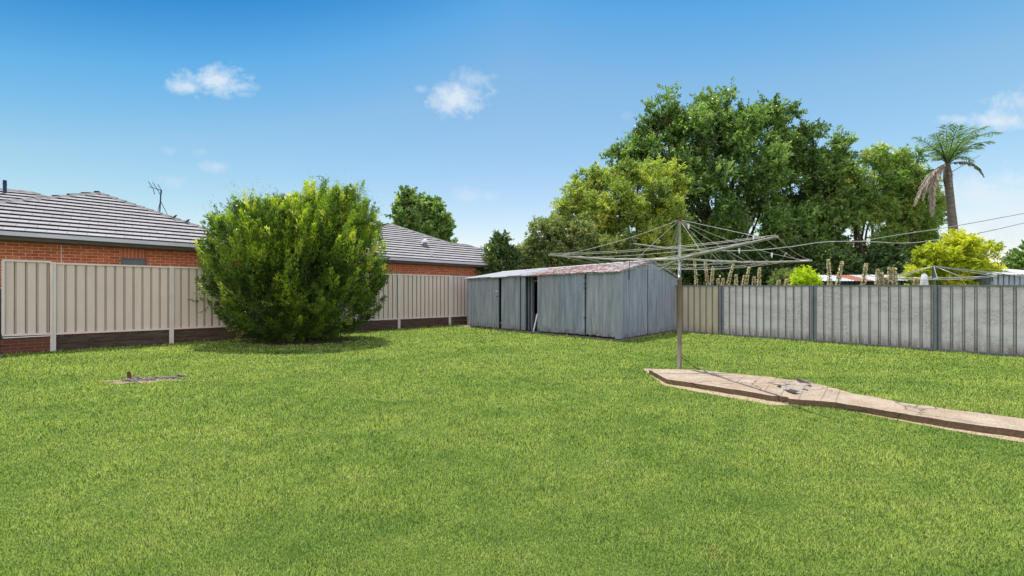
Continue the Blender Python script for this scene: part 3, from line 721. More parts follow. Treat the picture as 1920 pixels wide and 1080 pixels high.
# overhead cables
def spline(pts, n=8):
    o = []; q = [pts[0]] + pts + [pts[-1]]
    for i in range(1, len(q) - 2):
        for k in range(n):
            t = k / n; a, b, c, d = q[i - 1], q[i], q[i + 1], q[i + 2]
            o.append(.5 * ((2 * b) + (c - a) * t + (2 * a - 5 * b + 4 * c - d) * t * t + (3 * b - a - 3 * c + d) * t ** 3))
    o.append(pts[-1]); return o
m = MB(); c0 = Vector((mt.x + .09, mt.y, mz1)); m.loc = c0.copy()
m.tube(spline([c0, P(1290, 468, 15), P(1400, 470, 17), P(1480, 463, 18), P(1545, 454, 19), P(1620, 453, 20), P(1690, 456, 21), P(1740, 452, 22), P(1830, 438, 24), P(1920, 418, 26), P(2100, 375, 30)]), .022, 5)
tag(m.build('overhead_cable', M['cable']), 'sagging overhead cable running from the shed mast to the right edge', 'cable')
m = MB(); m.loc = P(1616, 452, 20)
m.tube(spline([P(1616, 452, 20), P(1680, 441, 21), P(1760, 429, 22), P(1840, 415, 23), P(1920, 400, 24), P(2100, 366, 27)]), .018, 5)
tag(m.build('overhead_cable', M['cable']), 'thinner upper overhead cable rising past the palm to the right edge', 'cable')

# concrete fragments in the broken spot
FR = [(1462, 725, .10, 'small pale concrete chip at the left tip of the broken patch'), (1473, 727, .15, 'cracked concrete piece left of the middle of the broken patch'), (1484, 731, .15, 'tilted concrete piece at the front middle of the broken patch'),
      (1490, 726, .14, 'squarish concrete piece in the centre of the broken patch'), (1502, 728, .13, 'wedge of concrete right of the centre of the broken patch'), (1497, 735, .13, 'concrete piece at the front right of the broken patch'), (1481, 723, .10, 'thin concrete chip at the back of the broken patch'),
      (1521, 722, .17, 'dark lifted concrete slab corner at the far right of the broken patch'), (1512, 741, .10, 'loose concrete chip lying in front of the broken patch'), (1511, 732, .12, 'flat concrete flake beside the lifted slab corner'), (1532, 728, .09, 'stray concrete flake lying on the path beyond the broken patch')]
for i, (x, y, s, lb_) in enumerate(FR):
    c = G(x, y, .05); r2 = random.Random(i * 5 + 1); m = MB(); m.loc = c.copy()
    n = r2.choice((4, 5)); a0 = r2.uniform(0, 6); tx, ty = r2.uniform(-.3, .3), r2.uniform(-.15, .35); s *= 1.25; th_ = r2.uniform(-.9, -.2); el = r2.uniform(.35, .6)
    rg = []
    for k in range(n):
        x_, y_ = math.cos(a0 + 6.283 * k / n) * s * r2.uniform(.75, 1.15), math.sin(a0 + 6.283 * k / n) * s * el * r2.uniform(.7, 1.1)
        rg.append(Vector((x_ * math.cos(th_) - y_ * math.sin(th_), x_ * math.sin(th_) + y_ * math.cos(th_), 0)))
    tp = [c + v + Vector((0, 0, v.x * tx + v.y * ty + .038)) for v in rg]; bt = [p - Vector((0, 0, .055)) for p in tp]
    m.face(tp)
    for k in range(n): m.face([bt[k], bt[(k + 1) % n], tp[(k + 1) % n], tp[k]])
    tag(m.build('concrete_fragment', M['slab'] if i == 7 else M['rubble'], None), lb_, 'concrete chip', 'broken concrete pieces in the path')

# ------------------------------------------------------------------ stump remains
sp_ = G(243, 713)
ts = empty('tree_stump', sp_, 'rotten remains of a cut tree root in a bare patch of lawn', 'stump')
m = MB(); m.tube([sp_ + Vector((.0, 0, -.03)), sp_ + Vector((-.006, 0, .06)), sp_ + Vector((-.02, 0, .155))], [.033, .03, .026], 8); m.build('stub', M['rust'], ts)
for k in range(16):
    r2 = random.Random(k); x = 236 + 98 * (k / 15) + r2.uniform(-4, 4); y = 714 - 5 * (k / 15) + r2.uniform(-2.5, 2.5); c = G(x, y)
    L = r2.uniform(.06, .18); a = r2.uniform(-.4, .5); d = Vector((math.cos(a), math.sin(a), r2.uniform(-.1, .15)))
    m = MB(); pts = [c - d * L + Vector((0, 0, 0.0)), c + Vector((r2.uniform(-.02, .02), 0, r2.uniform(.015, .035))), c + d * L]
    m.tube(pts, [.008, r2.uniform(.02, .038), .006], 6); m.build('root_wood', simple('weathered_wood_%d' % k, (.05, .04, .04), (.30, .27, .26), 30, .9, 0, .01) if k < 3 else bpy.data.materials['weathered_wood_%d' % (k % 3)], ts)

# ------------------------------------------------------------------ houses
TP = math.tan(R(24.2)); CE = .32
def clip(poly, f0, f1, axis=1):
    def half(pl, sgn, lim):
        o = []
        for i in range(len(pl)):
            a, b = pl[i], pl[(i + 1) % len(pl)]; ia, ib = sgn * (a[1] - lim) >= 0, sgn * (b[1] - lim) >= 0
            if ia: o.append(a)
            if ia != ib:
                t = (lim - a[1]) / (b[1] - a[1]); o.append((a[0] + (b[0] - a[0]) * t, lim))
        return o
    return half(half(poly, 1, f0), -1, f1)
def roof_face(parent, O, du, dv, z0, poly, zs=0.0, name='roof'):
    """tiled plane: poly in (u,v), courses parallel to u, each course a raised slab with a butt edge"""
    tm, bm_ = MB(), MB(); vmax = max(p[1] for p in poly); k = 0; T = .047
    def W(u, v, h): q = O + du * u + dv * v; return (q.x, q.y, z0 + v * TP + zs * u + h)
    while k * CE < vmax - 1e-4:
        v0, v1 = k * CE, min((k + 1) * CE, vmax); c = clip(poly, v0, v1)
        if len(c) >= 3:
            hh = lambda v: T * (1 - (v - v0) / CE) + .004
            tm.face([W(u, v, hh(v)) for u, v in c], [(u, v) for u, v in c])
            us = [u for u, v in c if abs(v - v0) < 1e-5]
            if len(us) >= 2:
                a, b = min(us), max(us); bm_.face([W(a, v0, -.002), W(b, v0, -.002), W(b, v0, T + .004), W(a, v0, T + .004)])
        k += 1
    o = tm.build(name, M['tile'], parent); bm_.build('tile_edges', M['tilebutt'], o); return o
def hipcap(parent, a, b, step=.34):
    a, b = Vector(a), Vector(b); d = b - a; L = d.length; d.normalize(); n = max(1, int(L / step)); m = MB()
    sd = d.cross(Vector((0, 0, 1))).normalized(); up = sd.cross(d).normalized()
    for i in range(n):
        p, q = a + d * (L * i / n), a + d * (L * (i + 1) / n + .04)
        # lower end lifted
        lo_ = .055; hi_ = .03; wv = .11
        A = [p + sd * wv - up * .01, p + up * (.03 + lo_), p - sd * wv - up * .01]; B = [q + sd * wv * .85 - up * .01, q + up * (.03 + hi_), q - sd * wv * .85 - up * .01]
        m.face([A[0], A[1], B[1], B[0]]); m.face([A[1], A[2], B[2], B[1]]); m.face([A[0], A[2], A[1]])
    return m.build('ridge_cap', M['cap'], parent)
def brick_wall(parent, a, b, z0, z1, name='wall'):
    a, b = Vector(a[:2]), Vector(b[:2]); L = (b - a).length; m = MB()
    m.face([V3(a, z0), V3(b, z0), V3(b, z1), V3(a, z1)], [(0, z0 - z1 + 4.3), (L, z0 - z1 + 4.3), (L, 4.3), (0, 4.3)])
    return m.build(name, M['brick'], parent)
def eave(parent, a, b, za, zb2, nrm, wall_off=.42):
    a, b = Vector(a[:2]), Vector(b[:2])
    m = MB(); m.bar(V3(a - nrm * .07, za - .055), V3(b - nrm * .07, zb2 - .055), .12, .105); m.build('gutter', M['gutter'], parent)
    m = MB(); m.bar(V3(a - nrm * .001, za - .15), V3(b - nrm * .001, zb2 - .15), .02, .11); m.build('fascia', M['fascia'], parent)
    m = MB(); m.face([V3(a - nrm * .0, za - .205), V3(b, zb2 - .205), V3(b + nrm * wall_off, zb2 - .235), V3(a + nrm * wall_off, za - .235)]); m.build('soffit', M['soffit'], parent)
OFF = .75
O1 = P0 + Nn * OFF
def Z1(u): return 3.125 - .018 * u
h1 = empty('brick_house', V3(O1 + Nn * 2, 0), 'red brick house with pale tiled hip roof and aerial behind the left fence', 'house')
AU, AV = .74, 4.3
roof_face(h1, O1, D, Nn, 3.125, [(AU - AV, 0), (AU + AV, 0), (AU, AV)], -.018)
# right and left slopes running back along the ridge
Lr = 11
OR = O1 + D * (AU + AV); roof_face(h1, OR, Nn, -D, Z1(AU + AV), [(0, 0), (Lr, 0), (Lr, AV), (AV, AV)], 0)
OL = O1 + D * (AU - AV) + Nn * Lr; roof_face(h1, OL, -Nn, D, Z1(AU - AV), [(0, 0), (Lr, 0), (Lr - AV, AV), (0, AV)], 0)
apex = V3(O1 + D * AU + Nn * AV, Z1(AU) + AV * TP)
hipcap(h1, V3(O1 + D * (AU + AV), Z1(AU + AV)), apex); hipcap(h1, V3(O1 + D * (AU - AV), Z1(AU - AV)), apex); hipcap(h1, apex + V3(Nn * (Lr - AV), 0), apex)
ea, eb = O1 + D * (AU - AV - .1), O1 + D * (AU + AV + .1)
eave(h1, ea, eb, Z1(AU - AV), Z1(AU + AV), Nn); eave(h1, eb, eb + Nn * Lr, Z1(5), Z1(5), -D)
wa, wb = O1 + Nn * .42 + D * (AU - AV + .3), O1 + Nn * .42 + D * (AU + AV - .42)
brick_wall(h1, wa, wb, 0, 2.96 - .0); brick_wall(h1, wb, wb + Nn * 10, 0, 2.9)
WL = O1 + Nn * .42
def wu(x, A=None): s, t = on_line(x, A or WL, D); return s, t
s0, u0 = wu(227.5); s1, u1 = wu(273.5)
zs0, zs1, zw = EYE + (HY - 467) / F * s0, EYE + (HY - 483.5) / F * s0, 1.9
m = MB(); q0, q1 = WL + D * u0 - Nn * .004, WL + D * u1 - Nn * .004; L = (q1 - q0).length
m.face([V3(q0, zs1), V3(q1, zs1), V3(q1, zs0 + .05), V3(q0, zs0 + .05)], [(0, .01), (L, .01), (L, .28), (0, .28)]); m.build('soldier_course', M['soldier'], h1)
m = MB(); fz = (zw + zs1) / 2; wc = (q0 + q1) / 2
m.box(V3(wc - Nn * .004, zs1 - .02), (L, .05, .04), V3(D, 0)); m.box(V3(q0 + D * .02, fz), (.04, .05, zs1 - zw), V3(D, 0)); m.box(V3(q1 - D * .02, fz), (.04, .05, zs1 - zw), V3(D, 0))
wf = m.build('window', M['soffit'], h1)
m = MB(); m.box(V3(wc - Nn * .006, fz - .02), (L - .08, .012, zs1 - zw - .04), V3(D, 0)); m.build('pane', M['glass'], wf)
s0, u0 = wu(115); m = MB(); m.box(V3(WL + D * u0 - Nn * .004, 1.5), (.014, .008, 2.8), V3(D, 0)); m.build('expansion_joint', M['white'], h1)
# rear-left higher part of the same house
O1b = O1 + Nn * 2.9
def onplane(x, y, O, z0, zs=0.0):
    r = Vector(((x - CX) / F, 1, (HY - y) / F)); nx, ny = Nn.x * TP + zs * D.x, Nn.y * TP + zs * D.y
    s = (z0 - EYE - (nx * O.x + ny * O.y)) / (r.z - (nx * r.x + ny * r.y)); q = Vector((r.x * s, r.y * s)); return (q - O).dot(D), (q - O).dot(Nn)
rb = onplane(60, 362, O1b, 3.1)
rv = rb[1]
roof_face(h1, O1b, D, Nn, 3.10, [(-9, 0), (rb[0] + rv, 0), (rb[0], rv), (-9, rv)], 0)
pA = V3(O1b + D * rb[0] + Nn * rv, 3.10 + rv * TP); hipcap(h1, V3(O1b + D * (rb[0] + rv), 3.10), pA); hipcap(h1, V3(O1b - D * 9 + Nn * rv, 3.10 + rv * TP), pA)
roof_face(h1, O1b + D * (rb[0] + rv), Nn, -D, 3.10, [(0, 0), (rv * 2, 0), (rv, rv)], 0)
roof_face(h1, O1b + Nn * 2 * rv, -D, -Nn, 3.10, [(-rb[0] - rv, 0), (9, 0), (9, rv), (-rb[0], rv)], 0)
pp = onplane(9, 363, O1b, 3.1); q = O1b + D * pp[0] + Nn * pp[1]; zq = 3.1 + pp[1] * TP
m = MB(); zt_ = EYE + (HY - 338) / F * q.y; m.tube([V3(q, zq - .2), V3(q, zt_)], .052, 10); m.tube([V3(q, zt_ - .16), V3(q, zt_ - .13)], .06, 10); m.build('vent_pipe', M['bluepipe'], h1)
# aerial on far slope
aq = P(298, 404, 17.2); m = MB(); at_ = P(302, 357, 17.2)
m.tube([aq - Vector((0, 0, .35)), at_], .022, 6); m.tube([P(301, 377, 17.2), P(318, 411, 17.0)], .012, 5); m.tube([P(296, 396, 17.2), P(301, 375, 17.2)], .010, 5)
ant = m.build('aerial', M['bluepipe'], h1)
m = MB(); bA, bB = P(280, 350, 17.2), P(304, 357.5, 17.2); m.tube([bA, bB], .014, 5)
for t, l1, l2 in ((.28, (-3, -10), (0, 11)), (.62, (-3, -11), (-2, 9)), (.95, (-1, -10), (3, 4))):
    c = bA.lerp(bB, t); k = 17.2 / F
    m.tube([c + Vector((l1[0] * k, -.15, -l1[1] * k)), c, c + Vector((-l2[0] * k - .05, .15, -l2[1] * k))], .011, 5)
m.build('aerial_elements', M['bluepipe'], ant)
# two small birds on the hip
for (x, y, lb_) in ((327, 408, 'small dark bird perched on the roof hip nearest the aerial'), (351, 416, 'small dark bird perched on the roof hip nearer the big bush')):
    c = P(x, y - .5, 15.6); m = MB(); m.loc = c.copy()
    m.tube([c + Vector((-.09, 0, -.02)), c + Vector((-.04, 0, 0)), c + Vector((.01, 0, .025)), c + Vector((.05, 0, .055)), c + Vector((.07, 0, .075)), c + Vector((.105, 0, .07))], [.008, .022, .036, .026, .02, .003], 8)
    m.tube([c + Vector((0, 0, -.01)), c + Vector((0, 0, -.06))], .005, 4); tag(m.build('bird', M['dark']), lb_, 'bird', 'birds on the roof hip')

# right-hand neighbour: second brick house
OFF2 = .9; O2 = P0 + Nn * OFF2
def Z2(u): return 2.975 - .0105 * (u - 9.5)
h2 = empty('brick_house', V3(O2 + D * 12 + Nn * 2, 0), 'red brick house with pale tiled roof between the big bush and the shed', 'house')
zA = Z2(0)
BU, BV = 15.7, 2.48; A2U, A2V = 12.2, 4.84; EU = BU + BV; LU = A2U - A2V
roof_face(h2, O2, D, Nn, zA, [(LU, 0), (EU, 0), (BU, BV), (LU + BV, BV)], -.0105)
roof_face(h2, O2 + Nn * BV, D, Nn, zA + BV * TP, [(LU + BV, 0), (A2U + (A2V - BV), 0), (A2U, A2V - BV)], -.0105)
roof_face(h2, O2 + D * EU, Nn, -D, Z2(EU), [(0, 0), (2 * BV, 0), (BV, BV)], 0)
roof_face(h2, O2 + D * EU + Nn * 2 * BV, -D, -Nn, Z2(EU), [(0, 0), (4.2, 0), (4.2, BV), (BV, BV)], 0)
roof_face(h2, O2 + D * LU + Nn * 10, -Nn, D, Z2(LU), [(0, 0), (10, 0), (10 - A2V, A2V), (0, A2V)], 0)
ap2 = V3(O2 + D * A2U + Nn * A2V, Z2(A2U) + A2V * TP); j2 = V3(O2 + D * (A2U + A2V - BV) + Nn * BV, Z2(A2U + 2) + BV * TP)
roof_face(h2, O2 + D * (2 * A2U - LU), Nn, -D, Z2(14), [(2 * BV, 0), (10, 0), (10, A2V), (A2V, A2V)], 0)
hipcap(h2, j2, ap2); hipcap(h2, V3(O2 + D * LU, Z2(LU)), ap2); hipcap(h2, ap2 + V3(Nn * 5, 0), ap2)
rB = V3(O2 + D * BU + Nn * BV, Z2(BU) + BV * TP); hipcap(h2, j2, rB); hipcap(h2, V3(O2 + D * EU, Z2(EU)), rB); hipcap(h2, V3(O2 + D * EU + Nn * 2 * BV, Z2(EU)), rB)
eave(h2, O2 + D * LU, O2 + D * EU, Z2(LU), Z2(EU), Nn); eave(h2, O2 + D * EU, O2 + D * EU + Nn * 4.9, Z2(EU), Z2(EU), -D)
WL2 = O2 + Nn * .42
brick_wall(h2, WL2 + D * (LU + .4), WL2 + D * (EU - .42), 0, 2.76); brick_wall(h2, WL2 + D * (EU - .42), WL2 + D * (EU - .42) + Nn * 4, 0, 2.74)
for x0, x1 in ((731, 752.5), (843, 861)):
    s0, u0 = wu(x0, WL2); s1, u1 = wu(x1, WL2); q0, q1 = WL2 + D * u0 - Nn * .004, WL2 + D * u1 - Nn * .004; L = (q1 - q0).length; zz = 2.33
    m = MB(); m.face([V3(q0, zz), V3(q1, zz), V3(q1, 2.72), V3(q0, 2.72)], [(0, .01), (L, .01), (L, .29), (0, .29)]); m.build('soldier_course', M['soldier'], h2)
    m = MB(); m.box(V3((q0 + q1) / 2 - Nn * .004, zz - .3), (L, .04, .6), V3(D, 0)); wf = m.build('window', M['soffit'], h2)
    m = MB(); m.box(V3((q0 + q1) / 2 - Nn * .008, zz - .32), (L - .1, .05, .5), V3(D, 0)); m.build('pane', M['glass'], wf)
pp = onplane(797, 462, O2, zA, -.0105); q = O2 + D * pp[0] + Nn * pp[1]; zq = zA + pp[1] * TP - .0105 * pp[0]
m = MB(); m.tube([V3(q, zq - .05), V3(q, zq + .2)], [.13, .10], 10); rvn = m.build('roof_vent', M['cap'], h2)
m = MB(); m.tube([V3(q, zq + .18), V3(q, zq + .24), V3(q, zq + .33), V3(q, zq + .37)], [.19, .2, .12, .02], 12); m.build('vent_cowl', M['gutter'], rvn)
pp = onplane(809, 481, O2, zA, -.0105); q = O2 + D * pp[0] + Nn * pp[1]; zq = zA + pp[1] * TP - .0105 * pp[0]
m = MB(); m.tube([V3(q, zq - .05), V3(q, zq + .25)], .05, 8); m.tube([V3(q, zq + .2), V3(q, zq + .22)], .065, 8); m.build('flue', M['gutter'], h2)
# third roof glimpsed between the shrubs
h3o = Vector((-1.2, 31.0)); h3 = empty('tiled_house', V3(h3o, 0), 'pale tiled roof of a farther house glimpsed between the dark shrub and the trees', 'house')
d3_, n3 = Vector((1, 0)), Vector((0, 1)); z3 = 3.0; HV = 3.3
roof_face(h3, h3o, d3_, n3, z3, [(0, 0), (9, 0), (9 - HV, HV), (HV * .0 + 1.0, HV)], 0)
hipcap(h3, V3(h3o, z3), V3(h3o + d3_ + n3 * HV, z3 + HV * TP)); hipcap(h3, V3(h3o + d3_ * 5.7 + n3 * HV, z3 + HV * TP), V3(h3o + d3_ + n3 * HV, z3 + HV * TP))
roof_face(h3, h3o + d3_ * 9 + n3 * 2 * HV, -d3_, -n3, z3, [(0, 0), (9, 0), (8, HV), (HV, HV)], 0)
brick_wall(h3, h3o + Vector((.4, .4)), h3o + Vector((8.6, .4)), 0, 2.95)
m = MB(); q = P(902, 478, 29); m.tube([q, P(902, 460, 29)], .02, 5); m.tube([P(902, 470, 29), P(906, 477, 29)], .014, 5); m.tube([P(899, 463, 29), P(905, 465, 29)], .012, 5); m.build('aerial', M['dark'], h3)

# ------------------------------------------------------------------ foliage
def foliage(name, parent, mat, blobs, nspray, nleaf, slen, ll, lw, up=.3, spread=.9, rnd=.7, shell=.5, droop=0.0, seed=1, floor=.05, clipfn=None, varbias=0.0, sub=0, subr=(.26, .42), subz=1.0, subv=.10, reach=(.45, .95)):
    g = np.random.default_rng(seed); sv = None
    if sub:
        nb2 = []; sv = []
        for c, rr in blobs:
            for _ in range(sub):
                d = g.normal(size=3); d /= np.linalg.norm(d); q = c + d * rr * g.uniform(*reach); k = g.uniform(*subr) * rr.mean()
                nb2.append((q, np.array([k, k, k * subz]))); sv.append(g.normal(0, subv))
        blobs = nb2; sv = np.array(sv)
    C0 = np.array([b[0] for b in blobs]); RR = np.array([b[1] for b in blobs]); wts = np.array([b[1][0] * b[1][1] + b[1][0] * b[1][2] + b[1][1] * b[1][2] for b in blobs]); wts = wts / wts.sum()
    bi = g.choice(len(blobs), nspray, p=wts)
    d = g.normal(size=(nspray, 3)); d /= np.linalg.norm(d, axis=1)[:, None]
    r = shell + (1 - shell) * g.random(nspray) ** .6
    cen = C0[bi] + d * RR[bi] * r[:, None]
    dr = d * RR[bi]; dr /= np.linalg.norm(dr, axis=1)[:, None]
    ax = dr + np.array([0, 0, up]) + g.normal(size=(nspray, 3)) * rnd; ax /= np.linalg.norm(ax, axis=1)[:, None]
    bv = (sv if sv is not None else g.normal(0, .09, len(blobs)))[bi] + g.normal(0, .08, nspray) + varbias
    n = nspray * nleaf; si = np.repeat(np.arange(nspray), nleaf); t = g.random(n)
    sl = slen * g.uniform(.6, 1.3, nspray)[si]
    base = cen[si] + ax[si] * (t * sl)[:, None]; base[:, 2] -= droop * (t * sl) ** 1.5
    base += g.normal(0, slen * .07, (n, 3))
    la = ax[si] * .8 + g.normal(size=(n, 3)) * spread; la[:, 2] -= droop * .6; la /= np.linalg.norm(la, axis=1)[:, None]
    q = g.normal(size=(n, 3)); wv = np.cross(la, q); wv /= np.linalg.norm(wv, axis=1)[:, None]
    L = ll * g.uniform(.65, 1.3, n)[:, None]; Wd = lw * g.uniform(.7, 1.25, n)[:, None]
    nv = np.cross(la, wv); fold = nv * Wd * .25
    V = np.stack([base, base + la * L * .45 + wv * Wd * .5 + fold, base + la * L, base + la * L * .45 - wv * Wd * .5 + fold], 1)
    ok = V[:, :, 2].min(1) > floor
    if clipfn is not None: ok &= clipfn(base)
    V = V[ok]; var = np.clip(.5 + bv[si] + g.normal(0, .13, n), 0, 1)[ok]
    return mesh_np(name, V.reshape(-1, 3), 4, mat, parent, var)
def pxblobs(lst, Y, dr=1.0):
    o = []
    for b in lst:
        x, y, rx, ry = b[:4]; dy = b[4] if len(b) > 4 else 0
        c = P(x, y, Y + dy); k = (Y + dy) / F; o.append((np.array(c[:]), np.array([rx * k, (rx + ry) / 2 * k * dr, ry * k])))
    return o
def limbs(parent, base, blobs, r0, fork=.3, mat='bark', seed=1, lean=None, nmax=40, name='trunk'):
    r2 = random.Random(seed); m = MB(); base = Vector(base); cen = sum((Vector(b[0]) for b in blobs), Vector((0, 0, 0))) / len(blobs)
    f = base.lerp(Vector((cen.x, cen.y, cen.z)), .0); H = cen.z; fk = base + Vector(((cen.x - base.x) * fork * .5, (cen.y - base.y) * fork * .5, H * fork))
    m.tube([base - Vector((0, 0, .1)), base.lerp(fk, .15) + Vector((.0, 0, 0)), base.lerp(fk, .6), fk], [r0 * 1.35, r0 * 1.05, r0 * .9, r0 * .8], 10)
    o = m.build(name, M[mat], parent)
    bl = list(blobs); r2.shuffle(bl)
    for b in bl[:nmax]:
        c = Vector(b[0]); m = MB(); d = c - fk; side = Vector((r2.uniform(-1, 1), r2.uniform(-1, 1), 0)) * d.length * .1
        pts = [fk, fk + d * .3 + side + Vector((0, 0, d.length * .06)), fk + d * .65 + side * .7 + Vector((0, 0, d.length * .05)), c]
        m.tube(pts, [r0 * .5, r0 * .34, r0 * .2, r0 * .07], 7)
        for k in range(4):
            e = c + Vector([r2.uniform(-.8, .8) * b[1][i] for i in range(3)]); s_ = pts[2].lerp(c, r2.random())
            m.tube([s_, s_.lerp(e, .5) + Vector((0, 0, .05)), e], [r0 * .12, r0 * .08, r0 * .02], 5)
        m.build('limb', M[mat], o)
    return o
LM = {
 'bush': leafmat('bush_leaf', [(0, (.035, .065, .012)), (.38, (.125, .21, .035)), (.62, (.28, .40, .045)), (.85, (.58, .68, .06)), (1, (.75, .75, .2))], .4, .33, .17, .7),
 'ash': leafmat('ash_leaf', [(0, (.025, .055, .018)), (.42, (.14, .23, .065)), (.75, (.30, .45, .12)), (1, (.46, .56, .24))], .4, .4, .10, .35),
 'yell': leafmat('yellow_green_leaf', [(0, (.07, .12, .035)), (.45, (.33, .43, .11)), (.8, (.66, .68, .14)), (1, (.8, .76, .28))], .45, .45, .12, .35),
 'mixed': leafmat('mixed_leaf', [(0, (.06, .09, .03)), (.4, (.18, .25, .07)), (.7, (.38, .44, .15)), (.9, (.62, .52, .32)), (1, (.7, .5, .33))], .35, .35, .10, .6),
 'dark': leafmat('dark_leaf', [(0, (.03, .06, .025)), (.5, (.09, .16, .05)), (.85, (.25, .34, .09)), (1, (.4, .46, .16))], .3, .35, .1, .6),
 'willow': leafmat('light_leaf', [(0, (.07, .14, .04)), (.5, (.25, .40, .115)), (.85, (.56, .60, .17)), (1, (.7, .7, .28))], .45, .4, .10, .4),
 'gold': leafmat('golden_leaf', [(0, (.18, .26, .02)), (.45, (.52, .57, .04)), (.8, (.80, .74, .09)), (1, (.86, .76, .25))], .5, .45, .12, .9),
 'lime': leafmat('lime_leaf', [(0, (.3, .42, .02)), (.5, (.56, .68, .03)), (1, (.72, .78, .06))], .5, .45, .1, 1),
 'palm': leafmat('palm_leaf', [(0, (.045, .10, .03)), (.5, (.12, .22, .055)), (1, (.28, .38, .12))], .35, .6, .1, 1),
 'dead': leafmat('dead_frond', [(0, (.22, .17, .14)), (.5, (.40, .33, .27)), (1, (.58, .50, .42))], .2, .7, .1, 1),
}
def tree(name, label, cat, Y, px, basepx, mat, nspray, nleaf, slen, ll, lw, r0=.2, fork=.35, dr=1.0, group=None, limb=True, nmax=30, **k):
    b = P(basepx, HY, Y); base = Vector((b.x, b.y, 0)); t = empty(name, base, label, cat, group); bl = pxblobs(px, Y, dr)
    if limb: limbs(t, base, bl, r0, fork, seed=k.get('seed', 1), nmax=nmax)
    foliage('crown', t, LM[mat], bl, nspray, nleaf, slen, ll, lw, **k); return t, bl

# the big bush
by = 13.95; bb = G(556, 636); bbush = empty('large_bush', Vector((bb.x, 14.2, 0)), 'big rounded feathery green bush standing in front of the left fence', 'bush')
bpx = [(560, 560, 110, 70), (470, 540, 85, 85), (650, 545, 70, 80), (430, 480, 52, 80), (500, 470, 80, 80), (580, 470, 90, 90), (655, 470, 60, 90), (690, 500, 38, 75), (415, 445, 30, 40), (455, 420, 40, 46),
       (520, 420, 50, 55), (590, 420, 50, 60), (640, 420, 45, 52), (687, 440, 27, 42), (604, 385, 17, 40), (650, 385, 22, 30), (674, 396, 18, 28), (463, 388, 18, 24), (530, 398, 28, 24), (420, 410, 18, 20), (500, 600, 70, 36), (600, 605, 65, 32), (552, 520, 90, 80, -.7), (480, 520, 70, 70, -.5), (630, 520, 60, 80, -.5), (560, 600, 60, 36, -.5), (400, 500, 20, 34), (712, 510, 16, 34)]
bpx = [((560 + (b[0] - 560) * .93) if b[0] < 560 else b[0],) + tuple(b[1:]) for b in bpx]; bl = pxblobs(bpx, by, .9)
def cf(base): return ((base[:, 0] - P0.x) * Nn.x + (base[:, 1] - P0.y) * Nn.y) < -.12
limbs(bbush, (bb.x, 14.2, 0), bl, .09, .12, seed=5, nmax=24, name='stem')
def plumes(name, parent, mat, poly, Y, dr, n, nleaf, base, Lp, wp, ll, lw, seed, pm=1.0, fmx=1.04, inner=0.0, bias=0.0, tipbright=.22, clipfn=None):
    """upright tapering sprays that fan out from the base; centres fill the outline to a real depth"""
    g = np.random.default_rng(seed); cx_, cy_ = 560, 490; V_, va = [], []
    P2 = [P(x, y, Y) for x, y in poly]; c0 = P(cx_, cy_, Y)
    for _ in range(n):
        k = g.integers(len(P2)); q = P2[k].lerp(P2[(k + 1) % len(P2)], g.random())
        phi = g.uniform(-math.pi / 2, math.pi / 2) * (.98 if inner == 0 else 1) * pm; f = math.cos(phi) ** .5 * (g.uniform(.84, fmx) if inner == 0 else g.uniform(.2, .85)); dep = math.sin(phi) * dr * (1 if inner == 0 else .6)
        tip = np.array([c0.x + (q.x - c0.x) * f, Y + dep, c0.z + (q.z - c0.z) * f])
        a = tip - np.array(base); a /= np.linalg.norm(a); a = a * 1.0 + np.array([0, 0, .45]) + g.normal(0, .22, 3); a /= np.linalg.norm(a)
        L = Lp * g.uniform(.6, 1.3); w = wp * g.uniform(.7, 1.25)
        m_ = int(nleaf * g.uniform(.7, 1.2)); s_ = g.random(m_) ** .85; d = g.normal(size=(m_, 3)); d -= np.outer(d @ a, a); d /= np.linalg.norm(d, axis=1)[:, None]
        rr = w * np.sqrt(g.random(m_)) * (1.02 - s_) ** .7; pos = tip + np.outer(s_ - 1, a) * L + d * rr[:, None]
        la = a * 1.0 + d * .55 + g.normal(0, .28, (m_, 3)); la /= np.linalg.norm(la, axis=1)[:, None]
        wv = np.cross(la, g.normal(size=(m_, 3))); wv /= np.linalg.norm(wv, axis=1)[:, None]
        l_ = ll * g.uniform(.6, 1.3, m_)[:, None]; w_ = lw * g.uniform(.7, 1.3, m_)[:, None]
        V_.append(np.stack([pos, pos + la * l_ * .45 + wv * w_ * .5, pos + la * l_, pos + la * l_ * .45 - wv * w_ * .5], 1))
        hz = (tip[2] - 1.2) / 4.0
        va.append(.19 + bias + g.normal(0, .25) + tipbright * (s_ - .4) + .44 * hz + g.normal(0, .08, m_))  # shade put into leaf colour: darker low down, and inside through bias
    V = np.concatenate(V_); v = np.clip(np.concatenate(va), 0, 1); ok = V[:, :, 2].min(1) > .03
    if clipfn is not None: ok &= clipfn(V[:, 0])
    V, v = V[ok], v[ok]; return mesh_np(name, V.reshape(-1, 3), 4, mat, parent, v)
BP = [(380,478),(386,436),(398,402),(420,398),(440,392),(455,372),(470,368),(486,390),(505,388),(525,372),(545,370),(570,368),(590,360),(600,346),(610,344),(622,364),(640,376),(655,356),(672,352),(688,372),(703,398),(714,434),(722,476),(726,520),(718,560),(700,588),(668,606),(630,626),(590,636),(530,634),(470,622),(430,598),(402,566),(386,526)]
BP = [(560 + (x - 560) * (.925 if x < 560 else .97), y) for x, y in BP]; bs = (bb.x, 14.2, .1)
plumes('outer_foliage', bbush, LM['bush'], BP, 13.9, 1.8, 860, 125, bs, .70, .15, .095, .028, 3, tipbright=.2, clipfn=cf)
